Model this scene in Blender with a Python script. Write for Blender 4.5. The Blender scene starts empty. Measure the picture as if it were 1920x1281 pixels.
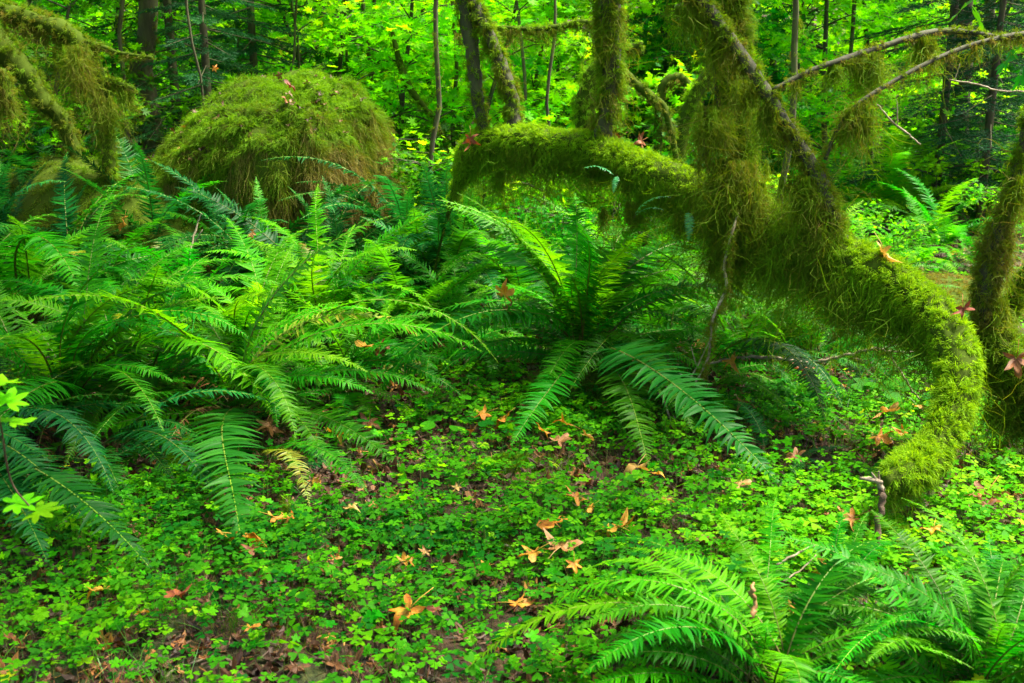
import bpy, math, random
import numpy as np

R = np.random.default_rng(11)
random.seed(5)
sc = bpy.context.scene
col = sc.collection
PI = math.pi

# ------------------------------------------------------------------ camera model
CAM_H, PITCH, FPX = 1.6, math.radians(14.6), 2000.0
FW = np.array((0, math.cos(PITCH), -math.sin(PITCH)))
UP = np.array((0, math.sin(PITCH), math.cos(PITCH)))
RT = np.array((1.0, 0, 0))
EYE = np.array((0, 0, CAM_H))


def P(px, py, Y):
    """world point on the ray of a photo pixel (1920x1281) at forward distance Y"""
    d = FW + RT * (px - 960) / FPX - UP * (py - 640.5) / FPX
    return EYE + d * (Y / d[1])


def mpp(px, py, Y):
    d = FW + RT * (px - 960) / FPX - UP * (py - 640.5) / FPX
    return (Y / d[1]) / FPX


def H(x, y):
    """height of the forest floor"""
    x = np.asarray(x, float); y = np.asarray(y, float)
    h = 0.030 * np.sin(1.7 * x + .4) * np.cos(1.3 * y + .8) + 0.016 * np.sin(4.1 * x + 1.9 * y) + 0.010 * np.cos(6.3 * x - 5.1 * y + 1)
    h = h + 0.006 * np.sin(13 * x + 7 * y) * np.sin(11 * y - 4 * x)
    h = h + 0.20 * np.exp(-(((x + 2.4) / 1.6) ** 2 + ((y - 9.3) / 1.6) ** 2))
    h = h + 0.45 / (1 + np.exp(-(-x - 3.2) / .7)) / (1 + np.exp(-(y - 8.0) / .9))
    h = h + 0.05 * np.exp(-(((x - .35) / .5) ** 2 + ((y - 5.35) / .5) ** 2))
    far = np.clip((y - 24) / 26.0, 0, 1)
    return h + 13 * far ** 1.5


def G(px, py):
    d = FW + RT * (px - 960) / FPX - UP * (py - 640.5) / FPX
    t = CAM_H / -d[2]
    for _ in range(12):
        p = EYE + d * t
        t += (p[2] - float(H(p[0], p[1]))) / -d[2] * .8
    return EYE + d * t


def unit(v):
    return v / np.maximum(np.linalg.norm(v, axis=-1, keepdims=True), 1e-9)


# ------------------------------------------------------------------ mesh building
class MB:
    def __init__(s):
        s.v, s.q, s.m, s.a, s.n = [], [], [], [], 0

    def add(s, V, Q, mat=0, age=0.0):
        """V (n,3); Q (m,3|4) int"""
        V = np.asarray(V, float).reshape(-1, 3); Q = np.asarray(Q, int)
        s.v.append(V); s.q.append(Q + s.n); s.n += len(V)
        s.m.append(np.full(len(Q), mat) if np.isscalar(mat) else np.asarray(mat))
        s.a.append(np.full(len(V), age, float) if np.isscalar(age) else np.asarray(age, float).ravel())
        return s

    def mesh(s, name, mats, smooth=True):
        me = bpy.data.meshes.new(name)
        V = np.concatenate(s.v); A = np.concatenate(s.a)
        loops = np.concatenate([q.ravel() for q in s.q])
        sizes = np.concatenate([np.full(len(q), q.shape[1]) for q in s.q])
        M = np.concatenate(s.m)
        me.vertices.add(len(V)); me.vertices.foreach_set('co', V.astype(np.float32).ravel())
        me.loops.add(len(loops)); me.loops.foreach_set('vertex_index', loops.astype(np.int32))
        me.polygons.add(len(sizes))
        st = np.concatenate(([0], np.cumsum(sizes)[:-1])).astype(np.int32)
        me.polygons.foreach_set('loop_start', st)
        me.polygons.foreach_set('loop_total', sizes.astype(np.int32))
        me.polygons.foreach_set('material_index', M.astype(np.int32))
        me.polygons.foreach_set('use_smooth', np.full(len(sizes), smooth))
        at = me.attributes.new('age', 'FLOAT', 'POINT')
        at.data.foreach_set('value', A.astype(np.float32))
        for m in (mats if isinstance(mats, (list, tuple)) else [mats]):
            me.materials.append(m)
        me.update(calc_edges=True)
        return me

    def obj(s, name, mats, parent=None, smooth=True, loc=None):
        o = bpy.data.objects.new(name, s.mesh(name, mats, smooth)); col.objects.link(o)
        if parent is not None: o.parent = parent
        if loc is not None: o.location = loc
        return o


def tag(o, label=None, cat=None, group=None, kind=None):
    if label: o['label'] = label
    if cat: o['category'] = cat
    if group: o['group'] = group
    if kind: o['kind'] = kind
    return o


def empty(name, loc, label, cat, group=None):
    o = bpy.data.objects.new(name, None); col.objects.link(o)
    o.location = loc; o.empty_display_size = .1
    return tag(o, label, cat, group)


def instance(name, me, parent=None, loc=(0, 0, 0), rot=None, scale=1.0, mat3=None):
    o = bpy.data.objects.new(name, me); col.objects.link(o)
    if parent is not None: o.parent = parent
    if mat3 is not None:
        from mathutils import Matrix
        M = Matrix([list(r) + [0] for r in mat3.tolist()] + [[0, 0, 0, 1]])
        o.rotation_mode = 'QUATERNION'; o.rotation_quaternion = M.to_quaternion()
    elif rot is not None: o.rotation_euler = rot
    o.location = loc; o.scale = (scale,) * 3 if np.isscalar(scale) else scale
    return o


def spline(pts, per=6):
    """Catmull-Rom through rows of pts (any columns)"""
    p = np.asarray(pts, float)
    p = np.vstack([2 * p[0] - p[1], p, 2 * p[-1] - p[-2]])
    out = []
    for i in range(1, len(p) - 2):
        for k in range(per):
            t = k / per
            out.append(.5 * ((2 * p[i]) + (-p[i - 1] + p[i + 1]) * t + (2 * p[i - 1] - 5 * p[i] + 4 * p[i + 1] - p[i + 2]) * t * t + (-p[i - 1] + 3 * p[i] - 3 * p[i + 1] + p[i + 2]) * t ** 3))
    out.append(p[-2])
    return np.array(out)


def frames(C):
    T = unit(np.gradient(C, axis=0))
    ref = np.array((0.1, 0.2, 1.0)) if abs(T[:, 2]).mean() < .75 else np.array((1.0, .2, .1))
    S = unit(np.cross(T, ref)); N = np.cross(S, T)
    return T, S, N


def tube(mb, C, rad, n=8, mat=0, lump=0.0, age=0.0, cap=True):
    C = np.asarray(C, float); rad = np.broadcast_to(np.asarray(rad, float), (len(C),))
    T, S, N = frames(C)
    a = np.linspace(0, 2 * PI, n, endpoint=False)
    ring = np.cos(a)[None, :, None] * S[:, None] + np.sin(a)[None, :, None] * N[:, None]
    rr = rad[:, None] * (1 + lump * R.normal(0, 1, (len(C), n)))
    V = C[:, None] + ring * rr[..., None]
    if cap:
        V = np.concatenate([np.repeat(C[:1, None], n, 1), V, np.repeat(C[-1:, None], n, 1)])
    L = len(V)
    i, j = np.meshgrid(np.arange(L - 1), np.arange(n), indexing='ij')
    Q = np.stack([i * n + j, i * n + (j + 1) % n, (i + 1) * n + (j + 1) % n, (i + 1) * n + j], -1).reshape(-1, 4)
    mb.add(V, Q, mat, age)


def strands(mb, root, d, length, width, droop=.3, wig=.35, seg=3, mat=0, age=0.0, keep=0.25):
    """curved tapering ribbons: moss and needles"""
    n = len(root); root = np.asarray(root, float); d = unit(np.asarray(d, float))
    length = np.broadcast_to(length, (n,)); width = np.broadcast_to(width, (n,)); droop = np.broadcast_to(droop, (n,))
    age = np.broadcast_to(age, (n,))
    p = root.copy(); rows = []
    rv = R.normal(0, 1, (n, 3))
    for s in range(seg + 1):
        side = unit(np.cross(d, rv))
        t = s / seg
        w = width * (1 - (1 - keep) * t ** 1.5) * .5
        rows.append(p - side * w[:, None]); rows.append(p + side * w[:, None])
        p = p + d * (length / seg)[:, None]
        d = unit(d + R.normal(0, wig, (n, 3)) - np.array((0, 0, 1.0)) * droop[:, None])
    V = np.stack(rows, 1).reshape(-1, 3)
    k = 2 * (seg + 1)
    base = np.arange(n)[:, None, None] * k
    q = np.array([[2 * s, 2 * s + 1, 2 * s + 3, 2 * s + 2] for s in range(seg)])
    mb.add(V, (base + q[None]).reshape(-1, 4), mat, np.repeat(age, k))


def euler_mats(n, tilt, yaw=None):
    """random small tilt then random yaw -> (n,3,3)"""
    az = R.uniform(0, 2 * PI, n) if yaw is None else yaw
    ax = R.uniform(0, 2 * PI, n); tl = np.abs(R.normal(0, 1, n)) * tilt
    k = np.stack([np.cos(ax), np.sin(ax), np.zeros(n)], -1)
    K = np.zeros((n, 3, 3)); K[:, 0, 1] = -k[:, 2]; K[:, 0, 2] = k[:, 1]; K[:, 1, 0] = k[:, 2]; K[:, 1, 2] = -k[:, 0]; K[:, 2, 0] = -k[:, 1]; K[:, 2, 1] = k[:, 0]
    s, c = np.sin(tl)[:, None, None], np.cos(tl)[:, None, None]
    T = np.eye(3)[None] + s * K + (1 - c) * (K @ K)
    Z = np.zeros((n, 3, 3)); Z[:, 0, 0] = np.cos(az); Z[:, 0, 1] = -np.sin(az); Z[:, 1, 0] = np.sin(az); Z[:, 1, 1] = np.cos(az); Z[:, 2, 2] = 1
    return T @ Z


def scatter(mb, pv, pq, pos, mats3, scale, mat=0, age=0.0):
    """stamp a small prototype (pv verts, list of quad/tri arrays pq) at every position"""
    n = len(pos); V = np.einsum('nij,vj->nvi', mats3, pv) * np.broadcast_to(scale, (n,))[:, None, None] + pos[:, None]
    base = (np.arange(n) * len(pv))[:, None, None]
    ag = np.repeat(np.broadcast_to(age, (n,)), len(pv))
    first = True
    for q in pq:
        if first:
            mb.add(V, (base + q[None]).reshape(-1, q.shape[1]), mat, ag); off = mb.n - n * len(pv); first = False
        else:
            mb.q.append((base + q[None]).reshape(-1, q.shape[1]) + off); mb.m.append(np.full(n * len(q), mat))


# ------------------------------------------------------------------ materials
def node_mat(name):
    m = bpy.data.materials.new(name); m.use_nodes = True
    nt = m.node_tree; nt.nodes.clear()
    return m, nt, nt.nodes, nt.links


def ramp(nt, fac, stops):
    r = nt.nodes.new('ShaderNodeValToRGB')
    while len(r.color_ramp.elements) < len(stops): r.color_ramp.elements.new(.5)
    for e, (p, c) in zip(r.color_ramp.elements, stops):
        e.position = p; e.color = (*c, 1)
    nt.links.new(fac, r.inputs[0]); return r.outputs[0]


def leafy(name, stops, rough=.45, transl=.4, tint=1.6, spec=.5, noise=9.0, obj_var=.35, use_age=True, hue_var=.02, coat=0.0, sat=1.0):
    """leaf material: colour from ramp over (age attribute + noise), varied per object, partly translucent"""
    m, nt, N, L = node_mat(name)
    out = N.new('ShaderNodeOutputMaterial')
    tc = N.new('ShaderNodeTexCoord'); ns = N.new('ShaderNodeTexNoise'); ns.inputs['Scale'].default_value = noise; ns.inputs['Detail'].default_value = 3
    L.new(tc.outputs['Object'], ns.inputs['Vector'])
    at = N.new('ShaderNodeAttribute'); at.attribute_name = 'age'
    mx = N.new('ShaderNodeMath'); mx.operation = 'MULTIPLY_ADD'; mx.inputs[1].default_value = .7; mx.inputs[2].default_value = -.35
    L.new(ns.outputs['Fac'], mx.inputs[0])
    ad = N.new('ShaderNodeMath'); ad.operation = 'ADD'; ad.use_clamp = True
    L.new(mx.outputs[0], ad.inputs[0])
    if use_age: L.new(at.outputs['Fac'], ad.inputs[1])
    else: ad.inputs[1].default_value = .5
    c = ramp(nt, ad.outputs[0], stops)
    oi = N.new('ShaderNodeObjectInfo'); hs = N.new('ShaderNodeHueSaturation'); hs.inputs['Saturation'].default_value = sat
    v = N.new('ShaderNodeMath'); v.operation = 'MULTIPLY_ADD'; v.inputs[1].default_value = 2 * obj_var; v.inputs[2].default_value = 1 - obj_var
    L.new(oi.outputs['Random'], v.inputs[0]); L.new(v.outputs[0], hs.inputs['Value'])
    h1 = N.new('ShaderNodeMath'); h1.operation = 'MULTIPLY'; h1.inputs[1].default_value = 37.31; L.new(oi.outputs['Random'], h1.inputs[0])
    h2 = N.new('ShaderNodeMath'); h2.operation = 'FRACT'; L.new(h1.outputs[0], h2.inputs[0])
    h3 = N.new('ShaderNodeMath'); h3.operation = 'MULTIPLY_ADD'; h3.inputs[1].default_value = 2 * hue_var; h3.inputs[2].default_value = .5 - hue_var; L.new(h2.outputs[0], h3.inputs[0])
    L.new(h3.outputs[0], hs.inputs['Hue']); L.new(c, hs.inputs['Color'])
    bs = N.new('ShaderNodeBsdfPrincipled'); bs.inputs['Roughness'].default_value = rough; bs.inputs['Specular IOR Level'].default_value = spec
    bs.inputs['Coat Weight'].default_value = coat; bs.inputs['Coat Roughness'].default_value = .25
    L.new(hs.outputs[0], bs.inputs['Base Color'])
    if transl > 0:
        tr = N.new('ShaderNodeBsdfTranslucent')
        tm = N.new('ShaderNodeMix'); tm.data_type = 'RGBA'; tm.blend_type = 'MULTIPLY'; tm.inputs[0].default_value = 1
        L.new(hs.outputs[0], tm.inputs[6]); tm.inputs[7].default_value = (tint * 1.15, tint, tint * .5, 1)
        L.new(tm.outputs[2], tr.inputs['Color'])
        ms = N.new('ShaderNodeMixShader'); ms.inputs[0].default_value = transl
        L.new(bs.outputs[0], ms.inputs[1]); L.new(tr.outputs[0], ms.inputs[2]); L.new(ms.outputs[0], out.inputs['Surface'])
    else: L.new(bs.outputs[0], out.inputs['Surface'])
    return m


def barky(name, stops, scale=12, rough=.85, bump=.6, stretch=(1, 1, .25)):
    m, nt, N, L = node_mat(name)
    out = N.new('ShaderNodeOutputMaterial'); tc = N.new('ShaderNodeTexCoord'); mp = N.new('ShaderNodeMapping'); mp.inputs['Scale'].default_value = stretch
    L.new(tc.outputs['Object'], mp.inputs[0])
    ns = N.new('ShaderNodeTexNoise'); ns.inputs['Scale'].default_value = scale; ns.inputs['Detail'].default_value = 6; ns.inputs['Roughness'].default_value = .65
    L.new(mp.outputs[0], ns.inputs['Vector'])
    c = ramp(nt, ns.outputs['Fac'], stops)
    bs = N.new('ShaderNodeBsdfPrincipled'); bs.inputs['Roughness'].default_value = rough; L.new(c, bs.inputs['Base Color'])
    bp = N.new('ShaderNodeBump'); bp.inputs['Strength'].default_value = bump; bp.inputs['Distance'].default_value = .02
    L.new(ns.outputs['Fac'], bp.inputs['Height']); L.new(bp.outputs[0], bs.inputs['Normal']); L.new(bs.outputs[0], out.inputs['Surface'])
    return m


M = {}
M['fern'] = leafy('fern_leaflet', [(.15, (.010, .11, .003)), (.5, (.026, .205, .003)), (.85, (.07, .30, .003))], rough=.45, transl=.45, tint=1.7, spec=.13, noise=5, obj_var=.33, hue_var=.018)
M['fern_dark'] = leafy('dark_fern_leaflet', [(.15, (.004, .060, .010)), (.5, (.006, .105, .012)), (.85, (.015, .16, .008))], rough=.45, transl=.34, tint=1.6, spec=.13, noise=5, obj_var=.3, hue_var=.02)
M['fern_pale'] = leafy('pale_fern_leaflet', [(.15, (.035, .22, .002)), (.5, (.075, .32, .002)), (.85, (.15, .40, .003))], rough=.5, spec=.1, transl=.5, tint=1.8, noise=5, obj_var=.25)
M['fern_yellow'] = leafy('yellowing_fern_leaflet', [(.15, (.10, .24, .01)), (.5, (.20, .26, .012)), (.85, (.36, .24, .015))], rough=.5, transl=.4, noise=5, obj_var=.3)
M['fern_dead'] = leafy('withered_fern_leaflet', [(.15, (.10, .035, .01)), (.5, (.20, .08, .02)), (.85, (.34, .15, .04))], rough=.8, transl=.2, noise=7, obj_var=.3)
M['stalk'] = leafy('fern_stalk', [(.2, (.16, .26, .008)), (.6, (.10, .14, .010)), (.95, (.07, .03, .010))], rough=.5, transl=0, noise=3, obj_var=.3)
M['oxalis'] = leafy('oxalis_leaf', [(.1, (.006, .11, .006)), (.45, (.055, .28, .002)), (.75, (.16, .42, .002)), (.97, (.25, .42, .01))], rough=.55, spec=.07, transl=.42, tint=1.7, noise=1.3, obj_var=0, hue_var=0)
M['oxstem'] = leafy('oxalis_stem', [(.1, (.10, .22, .02)), (.9, (.25, .12, .04))], rough=.6, transl=.0, noise=3, obj_var=0, hue_var=0)
M['moss'] = leafy('bright_moss', [(.0, (.20, .40, .003)), (.25, (.115, .26, .003)), (.5, (.11, .195, .004)), (.75, (.135, .155, .012)), (1, (.19, .16, .045))], rough=.8, transl=.38, tint=1.5, spec=.2, noise=2.2, obj_var=.06, hue_var=.006)
M['moss_core'] = leafy('moss_mat', [(.1, (.045, .075, .006)), (.6, (.035, .040, .007)), (1, (.03, .022, .01))], rough=.95, transl=0, spec=.1, noise=9, obj_var=.05, hue_var=0)
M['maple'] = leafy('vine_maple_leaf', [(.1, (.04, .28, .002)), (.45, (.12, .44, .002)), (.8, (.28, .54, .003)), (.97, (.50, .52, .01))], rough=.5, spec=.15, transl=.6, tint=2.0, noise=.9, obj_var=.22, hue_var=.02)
M['maple_deep'] = leafy('deep_green_maple_leaf', [(.1, (.010, .13, .004)), (.5, (.03, .20, .003)), (.9, (.07, .26, .004))], rough=.5, spec=.15, transl=.5, tint=1.4, noise=.9, obj_var=.25, hue_var=.02)  # deeper green leaf colour for some maples, seedlings and a sprig
M['needle'] = leafy('spruce_needle', [(.1, (.006, .045, .016)), (.5, (.010, .085, .026)), (.9, (.025, .13, .028))], rough=.6, spec=.15, transl=.2, noise=2, obj_var=.2, hue_var=.01)
M['orange'] = leafy('fallen_maple_leaf', [(.05, (.18, .05, .010)), (.35, (.46, .17, .012)), (.7, (.58, .31, .025)), (.98, (.58, .38, .07))], rough=.6, transl=.25, tint=1.2, noise=14, obj_var=.3, hue_var=.015)
M['tan'] = leafy('pale_fallen_leaf', [(.1, (.22, .10, .02)), (.5, (.42, .22, .06)), (.9, (.52, .34, .13))], rough=.6, transl=.2, noise=12, obj_var=.15)
M['red'] = leafy('russet_fallen_leaf', [(.1, (.07, .018, .008)), (.5, (.17, .045, .010)), (.9, (.30, .10, .015))], rough=.65, transl=.15, noise=12, obj_var=.25)
M['dryleaf'] = leafy('dry_leaf_strip', [(.1, (.12, .05, .02)), (.5, (.26, .13, .05)), (.9, (.40, .26, .12))], rough=.7, transl=0, noise=30, obj_var=0, hue_var=0, use_age=False)
M['litter'] = leafy('leaf_litter', [(.05, (.025, .012, .008)), (.4, (.075, .028, .014)), (.7, (.16, .062, .024)), (.88, (.34, .13, .03)), (.98, (.55, .26, .05))], rough=.6, transl=.08, noise=3, obj_var=0, hue_var=0)
M['bark'] = barky('grey_green_bark', [(.3, (.018, .018, .010)), (.5, (.045, .045, .022)), (.7, (.055, .062, .022))])
M['darkbark'] = barky('dark_bark', [(.3, (.025, .022, .012)), (.5, (.065, .06, .028)), (.7, (.10, .13, .035))])
M['twig'] = barky('pale_twig_wood', [(.3, (.10, .07, .045)), (.5, (.24, .19, .13)), (.7, (.42, .36, .28))], scale=25, stretch=(1, 1, 1))
M['browntwig'] = barky('brown_twig_wood', [(.3, (.035, .02, .012)), (.55, (.09, .055, .03)), (.75, (.16, .11, .07))], scale=25, stretch=(1, 1, 1))
M['grass'] = leafy('grass_blade', [(.1, (.02, .16, .012)), (.9, (.10, .32, .015))], rough=.4, transl=.35, noise=2, obj_var=.1, hue_var=.01)
M['licorice'] = leafy('licorice_fern_leaflet', [(.1, (.03, .20, .08)), (.9, (.07, .34, .10))], rough=.3, transl=.3, noise=6, obj_var=.15)


def soil_material():
    m, nt, N, L = node_mat('forest_soil')
    out = N.new('ShaderNodeOutputMaterial'); tc = N.new('ShaderNodeTexCoord')
    a = N.new('ShaderNodeTexNoise'); a.inputs['Scale'].default_value = 28; a.inputs['Detail'].default_value = 8; a.inputs['Roughness'].default_value = .7
    b = N.new('ShaderNodeTexNoise'); b.inputs['Scale'].default_value = 1.1; b.inputs['Detail'].default_value = 4
    for t in (a, b): L.new(tc.outputs['Object'], t.inputs['Vector'])
    brown = ramp(nt, a.outputs['Fac'], [(.3, (.012, .007, .004)), (.5, (.045, .020, .010)), (.68, (.10, .048, .022))])
    green = ramp(nt, a.outputs['Fac'], [(.3, (.008, .020, .004)), (.5, (.03, .07, .008)), (.7, (.07, .13, .012))])
    f = ramp(nt, b.outputs['Fac'], [(.50, (0, 0, 0)), (.62, (1, 1, 1))])
    mx = N.new('ShaderNodeMix'); mx.data_type = 'RGBA'; L.new(f, mx.inputs[0]); L.new(brown, mx.inputs[6]); L.new(green, mx.inputs[7])
    bs = N.new('ShaderNodeBsdfPrincipled'); bs.inputs['Roughness'].default_value = .85; L.new(mx.outputs[2], bs.inputs['Base Color'])
    bp = N.new('ShaderNodeBump'); bp.inputs['Strength'].default_value = .9; bp.inputs['Distance'].default_value = .02
    L.new(a.outputs['Fac'], bp.inputs['Height']); L.new(bp.outputs[0], bs.inputs['Normal']); L.new(bs.outputs[0], out.inputs['Surface'])
    return m


M['soil'] = soil_material()

# ------------------------------------------------------------------ ground
def build_ground():
    xs = np.concatenate([np.linspace(-120, -10, 24)[:-1], np.linspace(-10, 10, 220), np.linspace(10, 120, 24)[1:]])
    ys = np.concatenate([np.linspace(-40, 1, 12)[:-1], np.linspace(1, 16, 220), np.linspace(16, 120, 60)[1:]])
    X, Y = np.meshgrid(xs, ys)
    Z = H(X, Y)
    V = np.stack([X, Y, Z], -1).reshape(-1, 3)
    nx = len(xs); i, j = np.meshgrid(np.arange(len(ys) - 1), np.arange(nx - 1), indexing='ij')
    Q = np.stack([i * nx + j, i * nx + j + 1, (i + 1) * nx + j + 1, (i + 1) * nx + j], -1).reshape(-1, 4)
    tag(MB().add(V, Q).obj('ground', M['soil']), kind='structure')


build_ground()

# ------------------------------------------------------------------ fern fronds
def frond_proto(name, e0, e1, p=1.0, npair=44, pl=.098, sway=.03, leaf='fern', ragged=0.0, foldang=.25, droop=.5, drop=0.0, pt0=.14, wid=.15, seedage=.45):
    """one frond, unit length, leaving the origin in the XZ plane: (leaflet mesh, stalk mesh, chord vector)"""
    K = 60; t = np.linspace(0, 1, K)
    ang = np.radians(e0 + (e1 - e0) * t ** p)
    lat = sway * np.sin(t * PI * R.uniform(.8, 1.6)) * R.choice([-1, 1])
    d = np.stack([np.cos(ang), np.zeros(K), np.sin(ang)], -1) / (K - 1)
    C = np.cumsum(d, 0) - d[0]; C[:, 1] = lat
    T = unit(np.gradient(C, axis=0)); B = unit(np.cross(np.array((0, 0, 1.0)) * np.cos(ang)[:, None] + np.array((-1.0, 0, 0)) * np.sin(ang)[:, None], T))
    Nn = np.cross(T, B)
    st = MB(); tube(st, C, .0052 * (1 - .82 * t), 4, 0, age=np.concatenate([[0] * 4, np.repeat(.9 - .75 * t, 4), [0] * 4]))
    lf = MB(); rows = 4
    for s in (-1, 1):
        for i in range(npair):
            u = (i + .5 + .25 * (s > 0)) / npair
            if R.random() < drop: continue
            tt = pt0 + (1 - pt0) * u ** .93
            k = min(int(tt * (K - 1)), K - 2); f = tt * (K - 1) - k
            c = C[k] * (1 - f) + C[k + 1] * f; T_, B_, N_ = T[k], B[k] * s, Nn[k]
            prof = min(1, (.62 + 2.2 * (tt - pt0))) if tt < .33 else max(.04, 1 - ((tt - .33) / .67) ** 2.0) ** .8
            Lp = pl * prof * R.uniform(.88, 1.08) * (1 - ragged * R.random() * .6)
            w = pl * wid * (.55 + .45 * prof) * R.uniform(.9, 1.1)
            fw = math.radians(3 + 24 * tt + R.normal(0, 4 + 18 * ragged))
            out = unit(B_ * math.cos(fw) + T_ * math.sin(fw) + N_ * (.12 + R.normal(0, .10)))
            alng = unit(T_ - out * (T_ @ out)); nn = np.cross(out, alng) * (1 if s < 0 else -1)
            nn = nn if nn @ N_ > 0 else -nn
            tw = R.normal(0, .22); a2 = alng * math.cos(tw) + nn * math.sin(tw); nn = np.cross(out, a2); nn = nn if nn @ N_ > 0 else -nn; alng = a2
            cv = droop * R.uniform(.5, 1.3); fc = R.normal(.12, .12)
            V = []
            for r in range(rows + 1):
                q = r / rows
                x = q * Lp; dz = -cv * Lp * q * q * .6; fwd = fc * Lp * q * q
                ww = w * (1 - q ** 2.4) * (.9 if r else 1.0) + .0004
                m_ = c + out * x + nn * dz + alng * fwd
                V += [m_ - alng * ww * .42 + nn * foldang * ww * .5, m_, m_ + alng * ww * (.78 if r == 0 else .5) + nn * foldang * ww * .5]
            Q = [[3 * r + a, 3 * r + a + 1, 3 * r + a + 4, 3 * r + a + 3] for r in range(rows) for a in (0, 1)]
            lf.add(V, Q, 0, seedage + R.normal(0, .10) + .12 * (tt > .8))
    return lf.mesh(name, M[leaf]), st.mesh('stalk', M['stalk']), C[-1].copy()


PROTO = {}
specs = [(88, 5, 1.0), (84, -12, 1.1), (82, -30, 1.0), (78, -45, 1.1), (72, -30, .9), (66, -55, 1.0), (60, -25, 1.0), (50, -45, 1.0), (38, -35, 1.0), (25, -30, .9), (75, 25, 1.2), (14, -22, 1.0)]
for kind, leaf in (('fern', 'fern'), ('dark', 'fern_dark'), ('pale', 'fern_pale')):
    PROTO[kind] = [frond_proto('frond', e0, e1, p, leaf=leaf, npair=int(R.integers(54, 64)), pl=R.uniform(.095, .115), wid=.150, droop=R.uniform(.25, .7), foldang=R.uniform(.1, .4), ragged=.18, drop=.02) for e0, e1, p in specs]
PROTO['yellow'] = [frond_proto('frond', e0, e1, p, leaf='fern_yellow', ragged=.4, drop=.1) for e0, e1, p in (specs[3], specs[5], specs[8])]
PROTO['dead'] = [frond_proto('frond', e0, e1, p, leaf='fern_dead', ragged=.8, drop=.25, droop=1.6, pl=.07) for e0, e1, p in (specs[5], specs[7], specs[9])]
PROTO['licorice'] = [frond_proto('licorice_frond', e0, e1, 1, leaf='licorice', npair=17, pl=.17, wid=.34, droop=.5, pt0=.1) for e0, e1 in ((35, -40), (20, -60), (60, -20))]


def add_frond(root, proto, base, az, tilt, L, roll=0.0, stalk=True):
    """proto turned so that it leaves base (relative to the root) towards azimuth az, leaning by tilt"""
    ca, sa, ct, st_ = math.cos(az), math.sin(az), math.cos(tilt), math.sin(tilt)
    X = np.array((ct * ca, ct * sa, st_)); Z = np.array((-st_ * ca, -st_ * sa, ct)); Yv = np.cross(Z, X)
    cr, sr = math.cos(roll), math.sin(roll)
    Y2 = Yv * cr + Z * sr; Z2 = Z * cr - Yv * sr
    M3 = np.stack([X, Y2, Z2], 1)
    f = instance('frond', proto[0], root, base, mat3=M3, scale=L)
    if stalk: instance('stalk', proto[1], f)
    return f


def frond_to(root, kind, tip, arch=None, base=None, roll=0.0, stalk=True):
    """a frond from the clump's base to a given tip (world point); arch in degrees = preferred chord elevation of the prototype"""
    b = np.array(root.location) if base is None else np.asarray(base, float)
    v = np.asarray(tip) - b; L = np.linalg.norm(v); el = math.atan2(v[2], math.hypot(v[0], v[1]))
    best, bd = None, 9
    for pr in PROTO[kind]:
        c = pr[2]; ce = math.atan2(c[2], c[0])
        d = abs(ce - el) if arch is None else abs(ce - math.radians(arch))
        d += R.uniform(0, .08)
        if d < bd: best, bd = pr, d
    c = best[2]; ce = math.atan2(c[2], math.hypot(c[0], c[1])); cl = np.linalg.norm(c)
    off = math.atan2(c[1], c[0])
    return add_frond(root, best, tuple(b - np.array(root.location)), math.atan2(v[1], v[0]) - off, el - ce, L / cl, roll, stalk)


NEAR = []


def clump(px, py, n, L, kind, label, heroes=(), stalk=True, spread=(0, 2 * PI), lift=0.0, group='sword ferns on the forest floor', loc=None, lean=0.0, flat=0.0, name='sword_fern', dead=1, yellow=.5):
    p = G(px, py) if loc is None else np.asarray(loc, float)
    root = empty(name, tuple(p), label, 'fern', group)
    if stalk: NEAR.append((p[0], p[1], L)); dead = dead * 2
    if stalk: n = int(n * 1.35); L = L * 1.12
    else: n = int(n * 1.2); L *= 1.12
    for i in range(n):
        az = spread[0] + (spread[1] - spread[0]) * (i + R.uniform(-.35, .35)) / n
        u = R.random() ** .8
        pool = PROTO[kind]
        if R.random() < .10 and kind == 'fern': pool = PROTO['pale']
        idx = [0, 10, 1, 2, 4, 3, 6, 5, 7, 8, 9, 11]
        w = np.clip(u + flat, 0, .999)
        pr = pool[idx[int(w * len(idx))]]
        Lf = L * R.uniform(.72, 1.08) * (1 - .12 * u)
        off = R.normal(0, .035, 2)
        add_frond(root, pr, (off[0], off[1], lift), az, R.normal(lean, .09), Lf, R.normal(0, .22), stalk)
    for _ in range(dead):
        add_frond(root, PROTO['dead'][R.integers(3)], (0, 0, .02), R.uniform(0, 2 * PI), -.25, L * .7, R.normal(0, .3), stalk)
    if R.random() < yellow:
        add_frond(root, PROTO['yellow'][R.integers(3)], (0, 0, .02), R.uniform(0, 2 * PI), -.1, L * .85, R.normal(0, .3), stalk)
    for h in heroes:
        tx, ty, tY = h[:3]; k = h[3] if len(h) > 3 else kind; arch = h[4] if len(h) > 4 else None
        b = p + np.array((R.normal(0, .03), R.normal(0, .03), .07 + lift))
        tp = P(tx, ty, tY)
        if tp[2] < float(H(tp[0], tp[1])) + .11:
            g = G(tx, ty); dv = EYE - g; tp = g + dv * (.11 / dv[2])
        frond_to(root, k, tp, arch, b, R.normal(0, .15), stalk)
    return root


F = clump
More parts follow.
